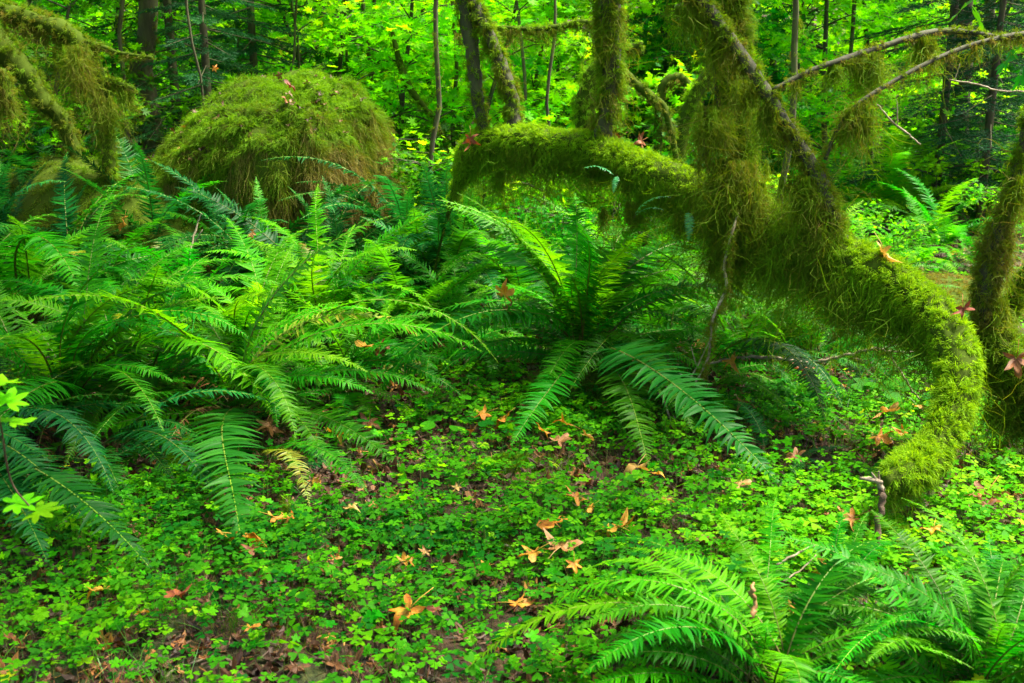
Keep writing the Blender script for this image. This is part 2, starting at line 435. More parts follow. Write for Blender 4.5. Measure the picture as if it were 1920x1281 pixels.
# near and middle ferns (pixel of the crown on the ground, fronds, length, tone, label, explicit fronds = tip pixel + distance)
F(1085, 722, 26, 1.02, 'fern', 'large spreading sword fern in the middle with fronds lying towards the camera', lift=.10, flat=-.08,
  heroes=[(702, 752, 4.95, 'fern', 8), (965, 838, 4.62, 'fern', -8), (1215, 872, 4.5, 'fern', -8), (1448, 908, 4.3, 'dark', -6), (1282, 640, 5.0, 'fern', 20), (1475, 655, 5.3, 'pale', 20),
          (865, 560, 5.4, 'pale', 30), (770, 620, 5.3, 'fern', 20), (800, 660, 5.0, 'fern', 15), (1400, 560, 5.6, 'pale', 25), (1380, 500, 5.9, 'fern', 30), (850, 500, 6.0, 'fern', 30), (1330, 700, 4.8, 'fern', 15), (1000, 780, 4.7, 'fern', 0), (1300, 810, 4.6, 'fern', 0), (930, 560, 5.0, 'fern', 45), (1070, 530, 5.0, 'fern', 40), (1230, 500, 5.8, 'fern', 50), (820, 705, 5.1, 'fern', 10)])
F(450, 800, 20, 1.12, 'fern', 'broad sword fern whose long yellow-green fronds arch right across the middle', lift=.03,
  heroes=[(905, 655, 4.6, 'pale', 20), (930, 690, 4.5, 'pale', 20), (700, 690, 4.4, 'pale', 20), (800, 640, 4.9, 'yellow', 20), (520, 800, 4.1, 'fern', 10), (640, 560, 4.8, 'pale', 45), (745, 600, 5.0, 'pale', 30), (450, 1020, 3.55, 'dark', -10)])
F(130, 800, 20, 1.12, 'fern', 'tall sword fern at the left edge arching over the dark hollow', lift=.03,
  heroes=[(160, 690, 4.3, 'fern', 20), (110, 790, 4.0, 'fern', 10), (425, 545, 4.9, 'pale', 45), (480, 640, 4.6, 'fern', 20), (330, 540, 4.5, 'fern', 30), (515, 795, 4.2, 'pale', 10), (300, 620, 4.3, 'fern', 30)])
F(280, 745, 12, .95, 'fern', 'low sword fern filling the gap between the two big left ferns', heroes=[(420, 625, 4.8, 'pale', 20), (455, 745, 4.4, 'fern', 10)])
F(600, 640, 20, .98, 'pale', 'upright bright sword fern below the mossy boulder', flat=-.2, heroes=[(740, 480, 6.2, 'fern', 55), (650, 420, 6.6, 'pale', 60), (560, 455, 6.3, 'yellow', 45), (500, 445, 6.3, 'pale', 45)])
F(350, 630, 18, 1.05, 'fern', 'sword fern with glossy arching tips below the left end of the boulder', heroes=[(330, 470, 5.8, 'fern', 30), (240, 520, 5.7, 'fern', 20)])
F(60, 620, 20, 1.15, 'fern', 'sword fern at the left edge behind the nearest one', heroes=[(160, 560, 5.3, 'fern', 20), (230, 470, 6.0, 'fern', 30)])
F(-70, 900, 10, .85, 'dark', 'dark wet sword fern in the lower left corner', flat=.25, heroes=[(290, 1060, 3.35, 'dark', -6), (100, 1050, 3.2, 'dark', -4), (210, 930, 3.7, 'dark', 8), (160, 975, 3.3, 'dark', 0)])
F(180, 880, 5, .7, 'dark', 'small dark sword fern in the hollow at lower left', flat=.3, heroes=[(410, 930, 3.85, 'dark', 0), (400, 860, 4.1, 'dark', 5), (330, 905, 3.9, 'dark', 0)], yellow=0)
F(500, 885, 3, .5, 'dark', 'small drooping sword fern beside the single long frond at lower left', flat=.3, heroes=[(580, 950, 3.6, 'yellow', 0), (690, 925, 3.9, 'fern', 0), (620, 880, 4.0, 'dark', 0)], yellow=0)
F(1330, 735, 12, .72, 'fern', 'sword fern under the arching log with one bright arched frond', heroes=[(1478, 655, 5.2, 'pale', 20), (1545, 790, 4.7, 'dark', 8), (1580, 770, 4.7, 'dark', 5), (1500, 740, 4.9, 'fern', 10)])
F(1430, 1330, 26, .63, 'fern', 'large foreground sword fern at lower right with upright fronds', flat=.05, lift=.02,
  heroes=[(1000, 1165, 2.55, 'pale', 10), (1090, 1075, 2.75, 'pale', 30), (1385, 960, 2.75, 'pale', 65), (1480, 935, 2.85, 'pale', 65), (1215, 1010, 2.8, 'pale', 45), (1610, 1045, 2.8, 'fern', 50), (1700, 1080, 2.75, 'fern', 45), (870, 1275, 2.45, 'pale', 10), (1290, 1120, 2.35, 'pale', 45), (1450, 1190, 2.2, 'fern', 40)])
F(1830, 1330, 26, .63, 'fern', 'dark foreground sword fern in the lower right corner', flat=-.05,
  heroes=[(1560, 1120, 2.7, 'fern', 30), (1800, 995, 2.95, 'fern', 55), (1910, 1060, 2.8, 'fern', 30), (1580, 1280, 2.2, 'fern', 10), (1640, 1200, 2.3, 'fern', 20), (1910, 1180, 2.3, 'fern', 30), (1650, 955, 3.0, 'fern', 60)])
F(1560, 1150, 7, .36, 'fern', 'sword fern behind the broken pale-topped stick at lower right', flat=-.3, heroes=[(1545, 1000, 3.1, 'fern', 70), (1630, 960, 3.1, 'fern', 70)])
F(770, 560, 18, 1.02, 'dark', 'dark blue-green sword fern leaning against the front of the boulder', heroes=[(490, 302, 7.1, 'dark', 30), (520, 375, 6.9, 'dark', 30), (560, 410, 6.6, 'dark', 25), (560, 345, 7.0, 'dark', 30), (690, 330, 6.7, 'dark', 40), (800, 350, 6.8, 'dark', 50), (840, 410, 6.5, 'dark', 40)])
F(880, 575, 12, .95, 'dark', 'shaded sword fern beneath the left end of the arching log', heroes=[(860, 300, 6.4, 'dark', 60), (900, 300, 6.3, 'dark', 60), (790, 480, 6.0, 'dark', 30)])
F(970, 600, 18, .95, 'fern', 'bright sword fern in the middle just behind the largest one', flat=-.15, heroes=[(1065, 375, 6.8, 'fern', 50), (1020, 440, 6.4, 'fern', 50), (800, 520, 6.0, 'fern', 30)])
F(1190, 595, 18, .95, 'fern', 'bright sword fern below the middle of the arching log', flat=-.15, heroes=[(1100, 480, 6.3, 'pale', 50), (1260, 480, 6.0, 'fern', 50), (1310, 560, 5.7, 'fern', 30)])
F(1350, 620, 14, .85, 'fern', 'sword fern in the shade of the hanging moss curtain', heroes=[(1450, 560, 5.6, 'fern', 20)])
F(1490, 640, 12, .75, 'fern', 'sword fern behind the lowest hanging moss of the arching log', heroes=[(1620, 640, 5.4, 'fern', 20), (1560, 590, 5.6, 'pale', 30)])
F(1470, 870, 5, .38, 'dark', 'small sword fern beside the leaning thin twigs on the clover bank', heroes=[(1500, 810, 4.2, 'fern', 40)], dead=0, yellow=0)
F(1610, 760, 5, .45, 'dark', 'little dark sword fern in the shaded hollow under the log', heroes=[(1600, 730, 4.9, 'dark', 50)], dead=0, yellow=0)
F(130, 520, 16, 1.15, 'dark', 'sword fern on the left slope with long fronds leaning right', heroes=[(330, 320, 8.2, 'fern', 45), (280, 370, 7.4, 'fern', 40), (200, 330, 7.8, 'dark', 50)])
F(300, 500, 16, 1.15, 'dark', 'sword fern leaning up against the left side of the boulder', heroes=[(430, 310, 7.7, 'fern', 45), (400, 340, 7.5, 'fern', 45), (430, 400, 7.2, 'dark', 30)])
F(10, 510, 16, 1.2, 'dark', 'deep green sword fern high on the left edge', heroes=[(60, 320, 7.6, 'dark', 60), (100, 300, 8.0, 'dark', 60)])
F(470, 540, 12, .85, 'dark', 'shaded sword fern with pointed tips at the foot of the boulder', heroes=[(400, 400, 7.4, 'dark', 40), (530, 420, 7.0, 'dark', 40)])
F(210, 590, 14, 1.05, 'fern', 'mid green sword fern between the left slope and the nearest left fern')
F(860, 640, 10, .8, 'fern', 'low sword fern between the bright left fern and the largest middle fern', heroes=[(720, 545, 5.7, 'fern', 30)])
F(700, 690, 9, .8, 'fern', 'low shaded sword fern under the yellow-green arching fronds')

F(470, 700, 14, .95, 'pale', 'pale green sword fern rising through the middle of the left fern bank', flat=-.2)
F(220, 690, 14, 1.05, 'fern', 'sword fern packed between the two biggest left ferns, standing further back')
F(770, 660, 13, .85, 'fern', 'sword fern filling the bank between the left ferns and the largest middle fern', flat=-.1, heroes=[(700, 560, 5.9, 'fern', 40), (860, 600, 5.6, 'fern', 30)])
F(1400, 700, 14, .95, 'fern', 'sword fern in the dark bank under the arching log, above the bare twig', flat=-.1)
F(845, 590, 14, 1.12, 'dark', 'tall dark sword fern hiding the narrow root end of the log', flat=-.25, heroes=[(830, 330, 6.2, 'dark', 60), (870, 380, 6.0, 'fern', 60), (810, 400, 6.0, 'dark', 50), (900, 450, 5.9, 'fern', 45)])
F(1520, 690, 13, .9, 'fern', 'sword fern in the dark bank under the log, between the bare twig and the hollow', flat=-.05)
F(1640, 650, 11, .75, 'fern', 'sword fern under the right part of the log, nearest to its bend', flat=-.05)
F(640, 745, 12, .85, 'fern', 'sword fern at the right foot of the left fern bank', heroes=[(880, 735, 4.8, 'fern', 12), (720, 660, 5.1, 'pale', 30)])
F(880, 690, 11, .75, 'fern', 'small sword fern tucked against the left side of the largest middle fern', heroes=[(705, 752, 4.9, 'fern', 15)])
F(1130, 640, 12, .9, 'fern', 'bright sword fern directly behind the largest middle fern', flat=-.2, heroes=[(1150, 480, 6.0, 'pale', 55), (1040, 500, 6.0, 'pale', 50)])
F(1420, 590, 13, .95, 'pale', 'pale sword fern behind the hanging moss under the thickest part of the log', flat=-.1)
F(1580, 600, 12, .9, 'fern', 'sword fern just beyond the right underside of the log', flat=-.1)
F(1240, 665, 12, .85, 'fern', 'sword fern close behind the right side of the largest middle fern', flat=-.1, heroes=[(1350, 560, 5.6, 'pale', 30)])
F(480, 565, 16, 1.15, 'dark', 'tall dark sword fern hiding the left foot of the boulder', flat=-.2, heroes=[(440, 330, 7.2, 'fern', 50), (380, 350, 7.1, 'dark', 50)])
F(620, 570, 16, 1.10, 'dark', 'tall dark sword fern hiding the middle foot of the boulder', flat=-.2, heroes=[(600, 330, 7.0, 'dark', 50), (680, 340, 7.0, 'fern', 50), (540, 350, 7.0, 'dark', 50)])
F(-40, 560, 14, 1.2, 'fern', 'sword fern half cut by the left edge halfway up', flat=-.1)
# ferns behind the log and round the clearing: simpler, fronds only
back = []
for px, py, n, L, k in [(780, 470, 14, .9, 'fern'), (900, 455, 14, .9, 'pale'), (1010, 470, 16, .95, 'pale'), (1120, 475, 14, .9, 'fern'), (1230, 455, 14, .9, 'pale'), (1330, 480, 12, .9, 'fern'),
                        (930, 395, 12, .95, 'fern'), (1060, 390, 12, .95, 'pale'), (1200, 385, 12, .9, 'fern'), (820, 400, 12, .9, 'dark'), (1300, 370, 12, .95, 'pale'),
                        (640, 400, 10, .9, 'dark'), (110, 430, 12, 1.0, 'dark'), (20, 410, 12, 1.0, 'dark')]:
    back.append((px, py, n, L, k, 'left'))
for px, py, n, L, k in [(1420, 400, 12, .9, 'fern'), (1500, 440, 14, .95, 'fern'), (1590, 400, 14, 1.0, 'pale'), (1680, 440, 14, 1.0, 'pale'), (1770, 400, 16, 1.05, 'pale'), (1860, 430, 16, 1.05, 'fern'), (1940, 400, 12, 1.05, 'fern'),
                        (1520, 395, 12, .95, 'pale'), (1640, 385, 14, .95, 'fern'), (1450, 340, 12, 1.0, 'fern'), (1540, 345, 12, 1.05, 'fern'), (1630, 340, 12, 1.05, 'fern'), (1720, 345, 14, 1.1, 'pale'), (1800, 340, 14, 1.1, 'pale'), (1890, 345, 14, 1.15, 'fern'),
                        (1490, 305, 12, 1.1, 'fern'), (1590, 300, 12, 1.1, 'fern'), (1690, 302, 12, 1.15, 'fern'), (1780, 300, 12, 1.15, 'dark'), (1870, 303, 12, 1.2, 'dark'), (1380, 310, 12, 1.0, 'fern'), (1830, 520, 8, .6, 'fern'), (1700, 520, 10, .6, 'pale'), (1760, 480, 10, .7, 'fern')]:
    back.append((px, py, n, L, k, 'right'))
ORD = ['leftmost', 'second', 'third', 'fourth', 'fifth', 'sixth', 'seventh', 'eighth', 'ninth', 'tenth']
ROWS = {('left', 0): 'beneath the log, nearer row', ('left', 1): 'beyond log and boulder, far row',
        ('right', 0): 'behind the right half of the log', ('right', 1): 'in the nearest row of the right clearing', ('right', 2): 'in the middle row of the right clearing', ('right', 3): 'in the farthest row of the right clearing'}


def row_of(b):
    if b[5] == 'left': return ('left', 0 if b[1] >= 450 else 1)
    return ('right', 0 if b[1] > 500 else 1 if b[1] > 380 else 2 if b[1] > 320 else 3)


rows = {}
for b in back: rows.setdefault(row_of(b), []).append(b)
for key, lst in rows.items():
    lst.sort()
    for i, (px, py, n, L, k, _) in enumerate(lst):
        tone = {'fern': 'mid green', 'pale': 'bright green', 'dark': 'dark green'}[k]
        where = ORD[i] + ('' if i == 0 else ' from the left')
        clump(px, py, n + 5, L * (1.28 if key[0] == 'right' and key[1] > 0 else 1.18), k, f'{tone} sword fern, {where} {ROWS[key]}', stalk=False, flat=-.18, group='sword ferns behind the log', dead=int(R.random() < .4))

# ------------------------------------------------------------------ moss
def px_path(pts, per=6):
    """rows of (px, py, distance, radius in px) -> centre line and radii in metres"""
    q = np.array([[*P(a, b, Y), r * mpp(a, b, Y)] for a, b, Y, r in pts])
    s = spline(q, per)
    return s[:, :3], np.maximum(s[:, 3], .002)


def along(C, rad, n, weight=None):
    seg = np.linalg.norm(np.diff(C, axis=0), axis=1) * (rad[1:] + rad[:-1])
    if weight is not None: seg = seg * weight[1:]
    cdf = np.cumsum(seg) / seg.sum()
    u = R.random(n); i = np.searchsorted(cdf, u); i = np.clip(i, 0, len(C) - 2); f = R.random(n)
    return i, f


def lumps(x, seed=0):
    """cheap smooth noise on (n,3) -> -1..1"""
    r = np.random.default_rng(seed); out = 0
    for k, a in ((3, .5), (7, .3), (15, .2)):
        w = r.normal(0, 1, (3, 3)) * k
        out = out + a * np.sin(x @ w[0] + r.uniform(0, 6)) * np.cos(x @ w[1] + r.uniform(0, 6)) + a * .4 * np.sin(x @ w[2])
    return out


def moss_coat(parent, C, rad, n, length=.035, width=.0028, hang=.0, hang_n=0, age0=.12, clumpy=.5, weight=None, hang_weight=None, hang_w=.0030, name='moss', under=.55, seed=0, seg=3, hang_name='hanging_moss', hang_age=.75):
    T, S, N_ = frames(C)
    # strands grow in tufts: every tuft has its own lean, length and colour
    K = max(8, n // 22); i, f = along(C, rad, K, weight)
    c = C[i] + (C[i + 1] - C[i]) * f[:, None]; r = rad[i] + (rad[i + 1] - rad[i]) * f
    a = R.uniform(0, 2 * PI, K)
    radial = np.cos(a)[:, None] * S[i] + np.sin(a)[:, None] * N_[i]
    lm = lumps(c + radial * r[:, None], seed)
    root = c + radial * (r * (.80 + .12 * lm))[:, None]
    tuft = unit(np.stack([lumps(root * 5 + 9 * k, seed + k + 3) for k in range(3)], -1))
    d = unit(radial * 1.0 + T[i] * R.normal(0, .35, K)[:, None] + tuft * .5 + R.normal(0, .40, (K, 3)) + np.array((0, 0, -.35)) * (1 - np.abs(radial[:, 2:])))
    L = length * (1 + clumpy * lumps(root * 3, seed + 8)) * R.uniform(.5, 1.5, K)
    age = age0 + under * np.clip(.25 - radial[:, 2], 0, 1.2) + R.normal(0, .12, K) + .14 * lm
    k = R.integers(0, K, n)
    radial = radial[k]; L = L[k] * R.uniform(.55, 1.15, n); age = age[k] + R.normal(0, .06, n)
    d = unit(d[k] + R.normal(0, .33, (n, 3)))
    root = root[k] + R.normal(0, .0045 + .06 * length, (n, 3))
    mb = MB(); strands(mb, root, d, np.clip(L, .006, None), width * R.uniform(.6, 1.5, n), droop=.30 - .15 * radial[:, 2], wig=.33, seg=seg, age=np.clip(age, 0, 1))
    mb.obj(name, M['moss'], parent)
    if hang_n:
        K = max(8, int(hang_n / 32)); ci, cf = along(C, rad, K, hang_weight)
        k = R.integers(0, K, hang_n); i = ci[k]
        cc = C[i] + (C[i + 1] - C[i]) * cf[k][:, None] + R.normal(0, 1, (hang_n, 3)) * np.array((.011, .011, .0))
        big = (R.gamma(1.3, .75, K)[k]).clip(.1, 3.0)
        rr = rad[i]
        root = cc + np.stack([R.normal(0, .5, K)[k] * rr, R.normal(0, .5, K)[k] * rr, -R.uniform(.2, .85, hang_n) * rr], -1)
        L = hang * big * R.uniform(.35, 1.1, hang_n)
        if hang_weight is not None: L = L * (.5 + .5 * hang_weight[i] / hang_weight.max())
        mb = MB(); d = np.stack([R.normal(0, .22, hang_n), R.normal(0, .22, hang_n), -np.ones(hang_n)], -1)
        strands(mb, root, d, L, hang_w * R.uniform(.5, 1.4, hang_n), droop=.36, wig=.70, seg=8, age=np.clip(hang_age - .10 + R.normal(0, .13, hang_n) + .25 * (R.random(K)[k] - .5), 0, 1), keep=.3)
        mb.obj(hang_name, M['moss'], parent)


def stem(parent, pts, name='stem', bark='moss_core', per=6, n=9, lump=.10, **kw):
    C, rad = px_path(pts, per)
    mb = MB(); tube(mb, C, rad * (.72 if kw.get('n_moss', 0) else 1), n, 0, lump)
    o = mb.obj(name, M[bark], parent)
    k = dict(kw); nm = k.pop('n_moss', 0)
    if nm: moss_coat(o, C, rad, nm, **k)
    return o, C, rad


# the arching log with the stems that rise from it
TREE = empty('fallen_maple', tuple(G(1650, 1050)), 'arching fallen maple log thickly coated in bright hanging moss, tip curling left at lower right', 'fallen tree')
TREE.location = (0, 0, 0)
LOG = [(790, 640, 6.5, 6), (812, 520, 6.5, 7), (838, 410, 6.35, 9), (864, 335, 6.15, 24), (890, 282, 6.05, 42), (960, 268, 5.9, 46), (1040, 274, 5.7, 46), (1110, 285, 5.6, 47), (1200, 318, 5.4, 48), (1290, 350, 5.2, 50), (1380, 388, 5.0, 52), (1460, 425, 4.8, 58),
       (1540, 458, 4.5, 60), (1620, 503, 4.3, 60), (1700, 548, 4.12, 62), (1765, 605, 3.95, 63), (1795, 668, 3.8, 60), (1793, 735, 3.7, 55), (1770, 805, 3.6, 53), (1735, 862, 3.5, 54), (1690, 895, 3.4, 50), (1655, 905, 3.36, 30)]
C, rad = px_path(LOG, 7)
mb = MB(); rad = np.maximum(rad * np.interp(np.linspace(0, 1, len(C)), [0, .4, .55, 1], [.90, .90, .80, .82]) - .012, .010) * (1 + .13 * lumps(C * 1.6, 3) + .05 * lumps(C * 5, 6)); tube(mb, C, rad * .78, 16, 0, .09); trunk = mb.obj('trunk', M['moss_core'], TREE)
s = (np.linspace(0, 1, len(C)) - .12) / .88
hw = np.interp(s, [0, .08, .12, .22, .30, .36, .55, .64, .70, .76, .88, .95, 1], [.3, .6, .8, .9, .6, 1.4, 1.7, 1.3, .7, .15, .08, .35, .1])
moss_coat(trunk, C, rad, 130000, length=.024, width=.0026, hang=.26, hang_n=24000, weight=np.clip((s + .01) * 30, .02, 1), hang_weight=hw * np.clip((s + .01) * 30, .01, 1), age0=.0, under=.42, seed=4, hang_age=.52)
# feathery fringe along the shaded flank
i_, f_ = along(C, rad, 22000, hw * np.clip((s + .01) * 30, .01, 1))
T_, S_, N2_ = frames(C)
cc = C[i_] + (C[i_ + 1] - C[i_]) * f_[:, None]
a_ = R.uniform(PI * .95, PI * 2.05, len(i_)); rr = rad[i_]
rd = np.cos(a_)[:, None] * S_[i_] + np.sin(a_)[:, None] * N2_[i_]
dn = rd[:, 2] < .15; i_, cc, rr, rd = i_[dn], cc[dn], rr[dn], rd[dn]
mb = MB(); strands(mb, cc + rd * (rr * .9)[:, None], unit(rd * .22 + R.normal(0, .22, rd.shape) - np.array((0, 0, 1.0))), R.uniform(.02, .11, len(i_)) * (.25 + .8 * hw[i_]) * (1 + .8 * lumps(cc * 4, 44)).clip(.15, 2), .0028 * R.uniform(.6, 1.4, len(i_)), droop=.5, wig=.62, seg=6,
              age=np.clip(.42 + .25 * lumps(cc * 2, 31) + R.normal(0, .12, len(i_)), 0, 1))
mb.obj('moss_fringe', M['moss'], trunk)

stem(TREE, [(915, 262, 6.0, 14), (903, 225, 6.02, 14), (893, 165, 6.05, 17), (884, 90, 6.1, 19), (875, 20, 6.15, 22), (868, -60, 6.2, 24), (862, -260, 6.3, 24)], bark='bark', n_moss=9000, length=.028, hang=.07, hang_n=2500, age0=.45, seed=21, under=.15)
stem(TREE, [(962, 262, 5.95, 17), (962, 205, 6.0, 19), (950, 150, 6.0, 17), (925, 85, 6.05, 15), (898, 25, 6.1, 15), (872, -30, 6.15, 15)], bark='bark', n_moss=8000, length=.028, hang=.07, hang_n=2500, age0=.42, seed=22, under=.15)
stem(TREE, [(1118, 300, 5.6, 32), (1130, 250, 5.6, 26), (1140, 200, 5.6, 22), (1147, 130, 5.6, 24), (1144, 50, 5.6, 27), (1140, -40, 5.6, 29), (1136, -260, 5.6, 30)], bark='bark', n_moss=16000, length=.036, hang=.13, hang_n=5000, age0=.42, seed=23, under=.15)
stem(TREE, [(1385, 400, 5.0, 24), (1388, 330, 5.0, 26), (1386, 250, 5.0, 30), (1380, 160, 5.0, 32), (1378, 80, 5.0, 30), (1372, 0, 5.0, 34), (1368, -80, 5.0, 34), (1366, -240, 5.0, 34)], bark='moss_core', n_moss=20000, length=.045, hang=.14, hang_n=5500, age0=.40, seed=24, under=.15, hang_age=.55)
stem(TREE, [(1588, 500, 4.4, 24), (1568, 440, 4.42, 23), (1550, 380, 4.44, 22), (1530, 325, 4.5, 20), (1500, 275, 4.55, 17), (1450, 195, 4.6, 17), (1395, 110, 4.7, 17), (1345, 40, 4.8, 17), (1300, -20, 4.85, 18), (1240, -110, 4.9, 18)], bark='bark', n_moss=13000, length=.030, hang=.15, hang_n=5500, age0=.46, seed=25, under=.2,
     hang_weight=np.interp(np.linspace(0, 1, 55), [0, .12, .3, .42, .6, 1], [.8, 1.3, 1.1, .5, .35, .9]), hang_age=.72)
stem(TREE, [(1318, 300, 5.05, 8), (1335, 262, 5.0, 9), (1350, 225, 5.0, 8), (1342, 160, 5.0, 5), (1334, 80, 5.0, 5)], name='twig', bark='bark', n_moss=1500, length=.02, age0=.5, seed=26)
stem(TREE, [(1384, 400, 4.75, 3), (1372, 440, 4.7, 4), (1358, 500, 4.65, 4.5), (1362, 540, 4.6, 4), (1336, 600, 4.56, 4), (1328, 670, 4.54, 3), (1298, 730, 4.52, 2.5), (1290, 770, 4.5, 2)], name='twig', bark='twig', n_moss=2200, length=.02, hang=.07, hang_n=1500, age0=.5, seed=27, hang_w=.0018)
# thin branches reaching right
_, Cb, rb = stem(TREE, [(1450, 168, 4.6, 6), (1500, 142, 4.65, 7), (1560, 118, 4.7, 7), (1640, 92, 4.8, 8), (1730, 64, 4.9, 8), (1790, 58, 5.0, 8), (1860, 68, 5.0, 7), (1960, 84, 5.1, 7)], name='branch', bark='bark', n_moss=3500, length=.016, age0=.55, seed=28,
                 hang=.12, hang_n=1500, hang_weight=np.interp(np.linspace(0, 1, 43), [0, .15, .20, .25, .33, .36, .41, .44, .55, .58, .61, .8, 1], [.02, .02, .4, .02, .02, 1.6, 1.5, .02, .02, 1.0, .02, .02, .02]), hang_age=.66)
stem(TREE, [(1547, 300, 4.5, 5), (1572, 240, 4.5, 5), (1612, 192, 4.5, 5), (1680, 150, 4.6, 6), (1760, 108, 4.7, 6), (1830, 82, 4.8, 6), (1900, 66, 4.9, 7), (1980, 60, 5.0, 7)], name='branch', bark='bark', n_moss=2500, length=.014, age0=.6, seed=29,
     hang=.15, hang_n=1600, hang_weight=np.interp(np.linspace(0, 1, 43), [0, .2, .26, .31, .34, 1], [.02, .1, 1.6, 1.6, .02, .05]), hang_age=.7)


def hanging(px, py, Y, wpx, lpx, n, parent, age=.62, w=.0027, name='hanging_moss'):
    """a hanging beard of moss: tapering bundle of strands"""
    k = mpp(px, py, Y); o = P(px, py, Y)
    n = int(n * .6); K = max(4, n // 45); kk = R.integers(0, K, n)
    root = o + np.stack([R.normal(0, wpx * k * .5, K)[kk] + R.normal(0, .006, n), R.normal(0, wpx * k * .5, K)[kk] + R.normal(0, .006, n), R.uniform(-.25, .03, n) * lpx * k * .4], -1)
    L = lpx * k * R.uniform(.45, 1, n) * R.gamma(2.2, .32, K)[kk].clip(.15, 1.3)
    mb = MB(); strands(mb, root, np.stack([R.normal(0, .12, n), R.normal(0, .12, n), -np.ones(n)], -1), L, w * R.uniform(.5, 1.3, n), droop=.5, wig=.75, seg=9, age=np.clip(age - .1 + R.normal(0, .1, n) + R.normal(0, .1, K)[kk], 0, 1), keep=.3)
    return mb.obj(name, M['moss'], parent)


for a in [(1640, 98, 4.8, 26, 130, 1500), (1560, 122, 4.7, 16, 80, 500), (1738, 70, 4.9, 18, 130, 900), (1610, 198, 4.5, 22, 170, 1500), (1500, 150, 4.65, 12, 60, 300)]: hanging(*a, TREE)
for a in [(1440, 200, 4.6, 16, 150, 900), (1515, 330, 4.5, 30, 170, 2400), (1400, 150, 4.65, 30, 120, 1500), (1345, 60, 4.8, 24, 110, 1200), (1300, 10, 4.85, 30, 110, 1200), (1380, 330, 4.9, 40, 160, 2500),
          (1370, 440, 4.9, 32, 190, 2600), (1385, 300, 4.9, 46, 240, 3600), (1345, 200, 4.9, 30, 200, 2000), (1410, 350, 4.85, 30, 190, 1800), (1450, 460, 4.75, 36, 150, 1600), (1530, 500, 4.5, 30, 130, 1300), (1132, 390, 5.5, 8, 130, 350), (1190, 380, 5.35, 20, 120, 900), (1290, 400, 5.1, 26, 90, 900),
          (935, 320, 5.95, 18, 100, 900), (1590, 540, 4.4, 30, 160, 1600), (1440, 190, 4.6, 8, 230, 260), (1558, 420, 4.4, 26, 170, 1600)]: hanging(*a, TREE)

# the dark mossy log and stem cut by the right edge
RT_ = empty('mossy_snag', (0, 0, 0), 'dark mossy snag cut by the right edge with a thick mossy stem rising from it', 'fallen tree')
stem(RT_, [(1835, 600, 4.2, 20), (1862, 640, 4.15, 42), (1900, 690, 4.1, 55), (1950, 730, 4.1, 60), (2050, 790, 4.1, 60)], name='trunk', n_moss=16000, length=.04, hang=.12, hang_n=5000, age0=.38, seed=40, under=.35)
stem(RT_, [(1850, 620, 4.15, 18), (1845, 560, 4.15, 20), (1858, 500, 4.15, 27), (1868, 440, 4.15, 24), (1885, 400, 4.15, 14), (1900, 340, 4.15, 13), (1915, 280, 4.15, 12), (1935, 200, 4.15, 12)], name='stem', bark='bark', n_moss=9000, length=.032, hang=.09, hang_n=3000, age0=.45, seed=41)
stem(RT_, [(1880, 640, 4.4, 18), (1890, 590, 4.4, 18), (1912, 540, 4.4, 16), (1945, 480, 4.4, 14)], name='stem', n_moss=4500, length=.03, age0=.22, seed=42)
for a in [(1900, 760, 4.1, 40, 160, 1600), (1880, 440, 4.15, 16, 130, 800), (1915, 330, 4.1, 14, 160, 700), (1870, 560, 4.15, 22, 120, 900)]: hanging(*a, RT_)


def mossy_thing(name, label, cat, pts, group=None, **kw):
    """a mossy trunk: the wood is the thing's own mesh, its moss a child"""
    o, C_, r_ = stem(None, pts, name=name, **kw)
    tag(o, label, cat, group)
    return o


mossy_thing('mossy_snag', 'sunlit yellow-green mossy stump with a hooked top behind the upright stem', 'stump', [(1098, 330, 8.0, 30), (1098, 235, 8.0, 28), (1098, 190, 8.0, 27), (1112, 140, 8.0, 22), (1140, 112, 8.0, 17), (1170, 95, 8.0, 13), (1205, 82, 8.0, 5)], n_moss=9000, length=.04, age0=.06, under=.25, seed=51, hang=.08, hang_n=1200, width=.003)
mossy_thing('mossy_branch', 'arched mossy branch like a hoop beyond the hooked stump', 'branch', [(1232, 330, 10, 10), (1235, 215, 10, 12), (1243, 165, 10, 13), (1266, 145, 10, 13), (1290, 160, 10, 12), (1305, 205, 10, 10), (1320, 330, 10, 8)], n_moss=3500, length=.04, age0=.35, seed=52, hang=.09, hang_n=900, width=.003)
mossy_thing('mossy_branch', 'thick mossy branch leaning right beyond the log, right of the hooped one', 'branch', [(1270, 330, 9, 14), (1283, 230, 9, 16), (1305, 175, 9, 17), (1330, 135, 9, 15), (1350, 110, 9, 10), (1375, 60, 9, 8)], n_moss=4000, length=.04, age0=.25, seed=53, hang=.08, hang_n=900, width=.003)
mossy_thing('mossy_branch', 'mossy branch slanting down to the right from the hooked stump', 'branch', [(1160, 120, 8.6, 8), (1190, 155, 8.6, 11), (1225, 185, 8.6, 12), (1250, 215, 8.6, 9), (1275, 330, 8.6, 7)], n_moss=2600, length=.035, age0=.4, seed=54, width=.003)
mossy_thing('mossy_sapling', 'slanting yellow mossy sapling just right of the boulder', 'tree', [(735, 60, 10, 5), (752, 125, 10, 9), (768, 165, 10, 9), (795, 200, 10, 7), (825, 240, 10, 6), (850, 330, 10, 6)], n_moss=2600, length=.035, age0=.12, seed=55, width=.003)
mossy_thing('mossy_branch', 'long level branch with a mossy fringe near the top centre', 'branch', [(860, 60, 7.0, 4), (935, 52, 7.0, 5), (1000, 55, 7.0, 6), (1050, 50, 7.0, 8), (1100, 42, 7.0, 7), (1160, 60, 7.0, 5)], n_moss=3500, length=.026, age0=.15, seed=56, hang=.09, hang_n=1800, width=.0025)
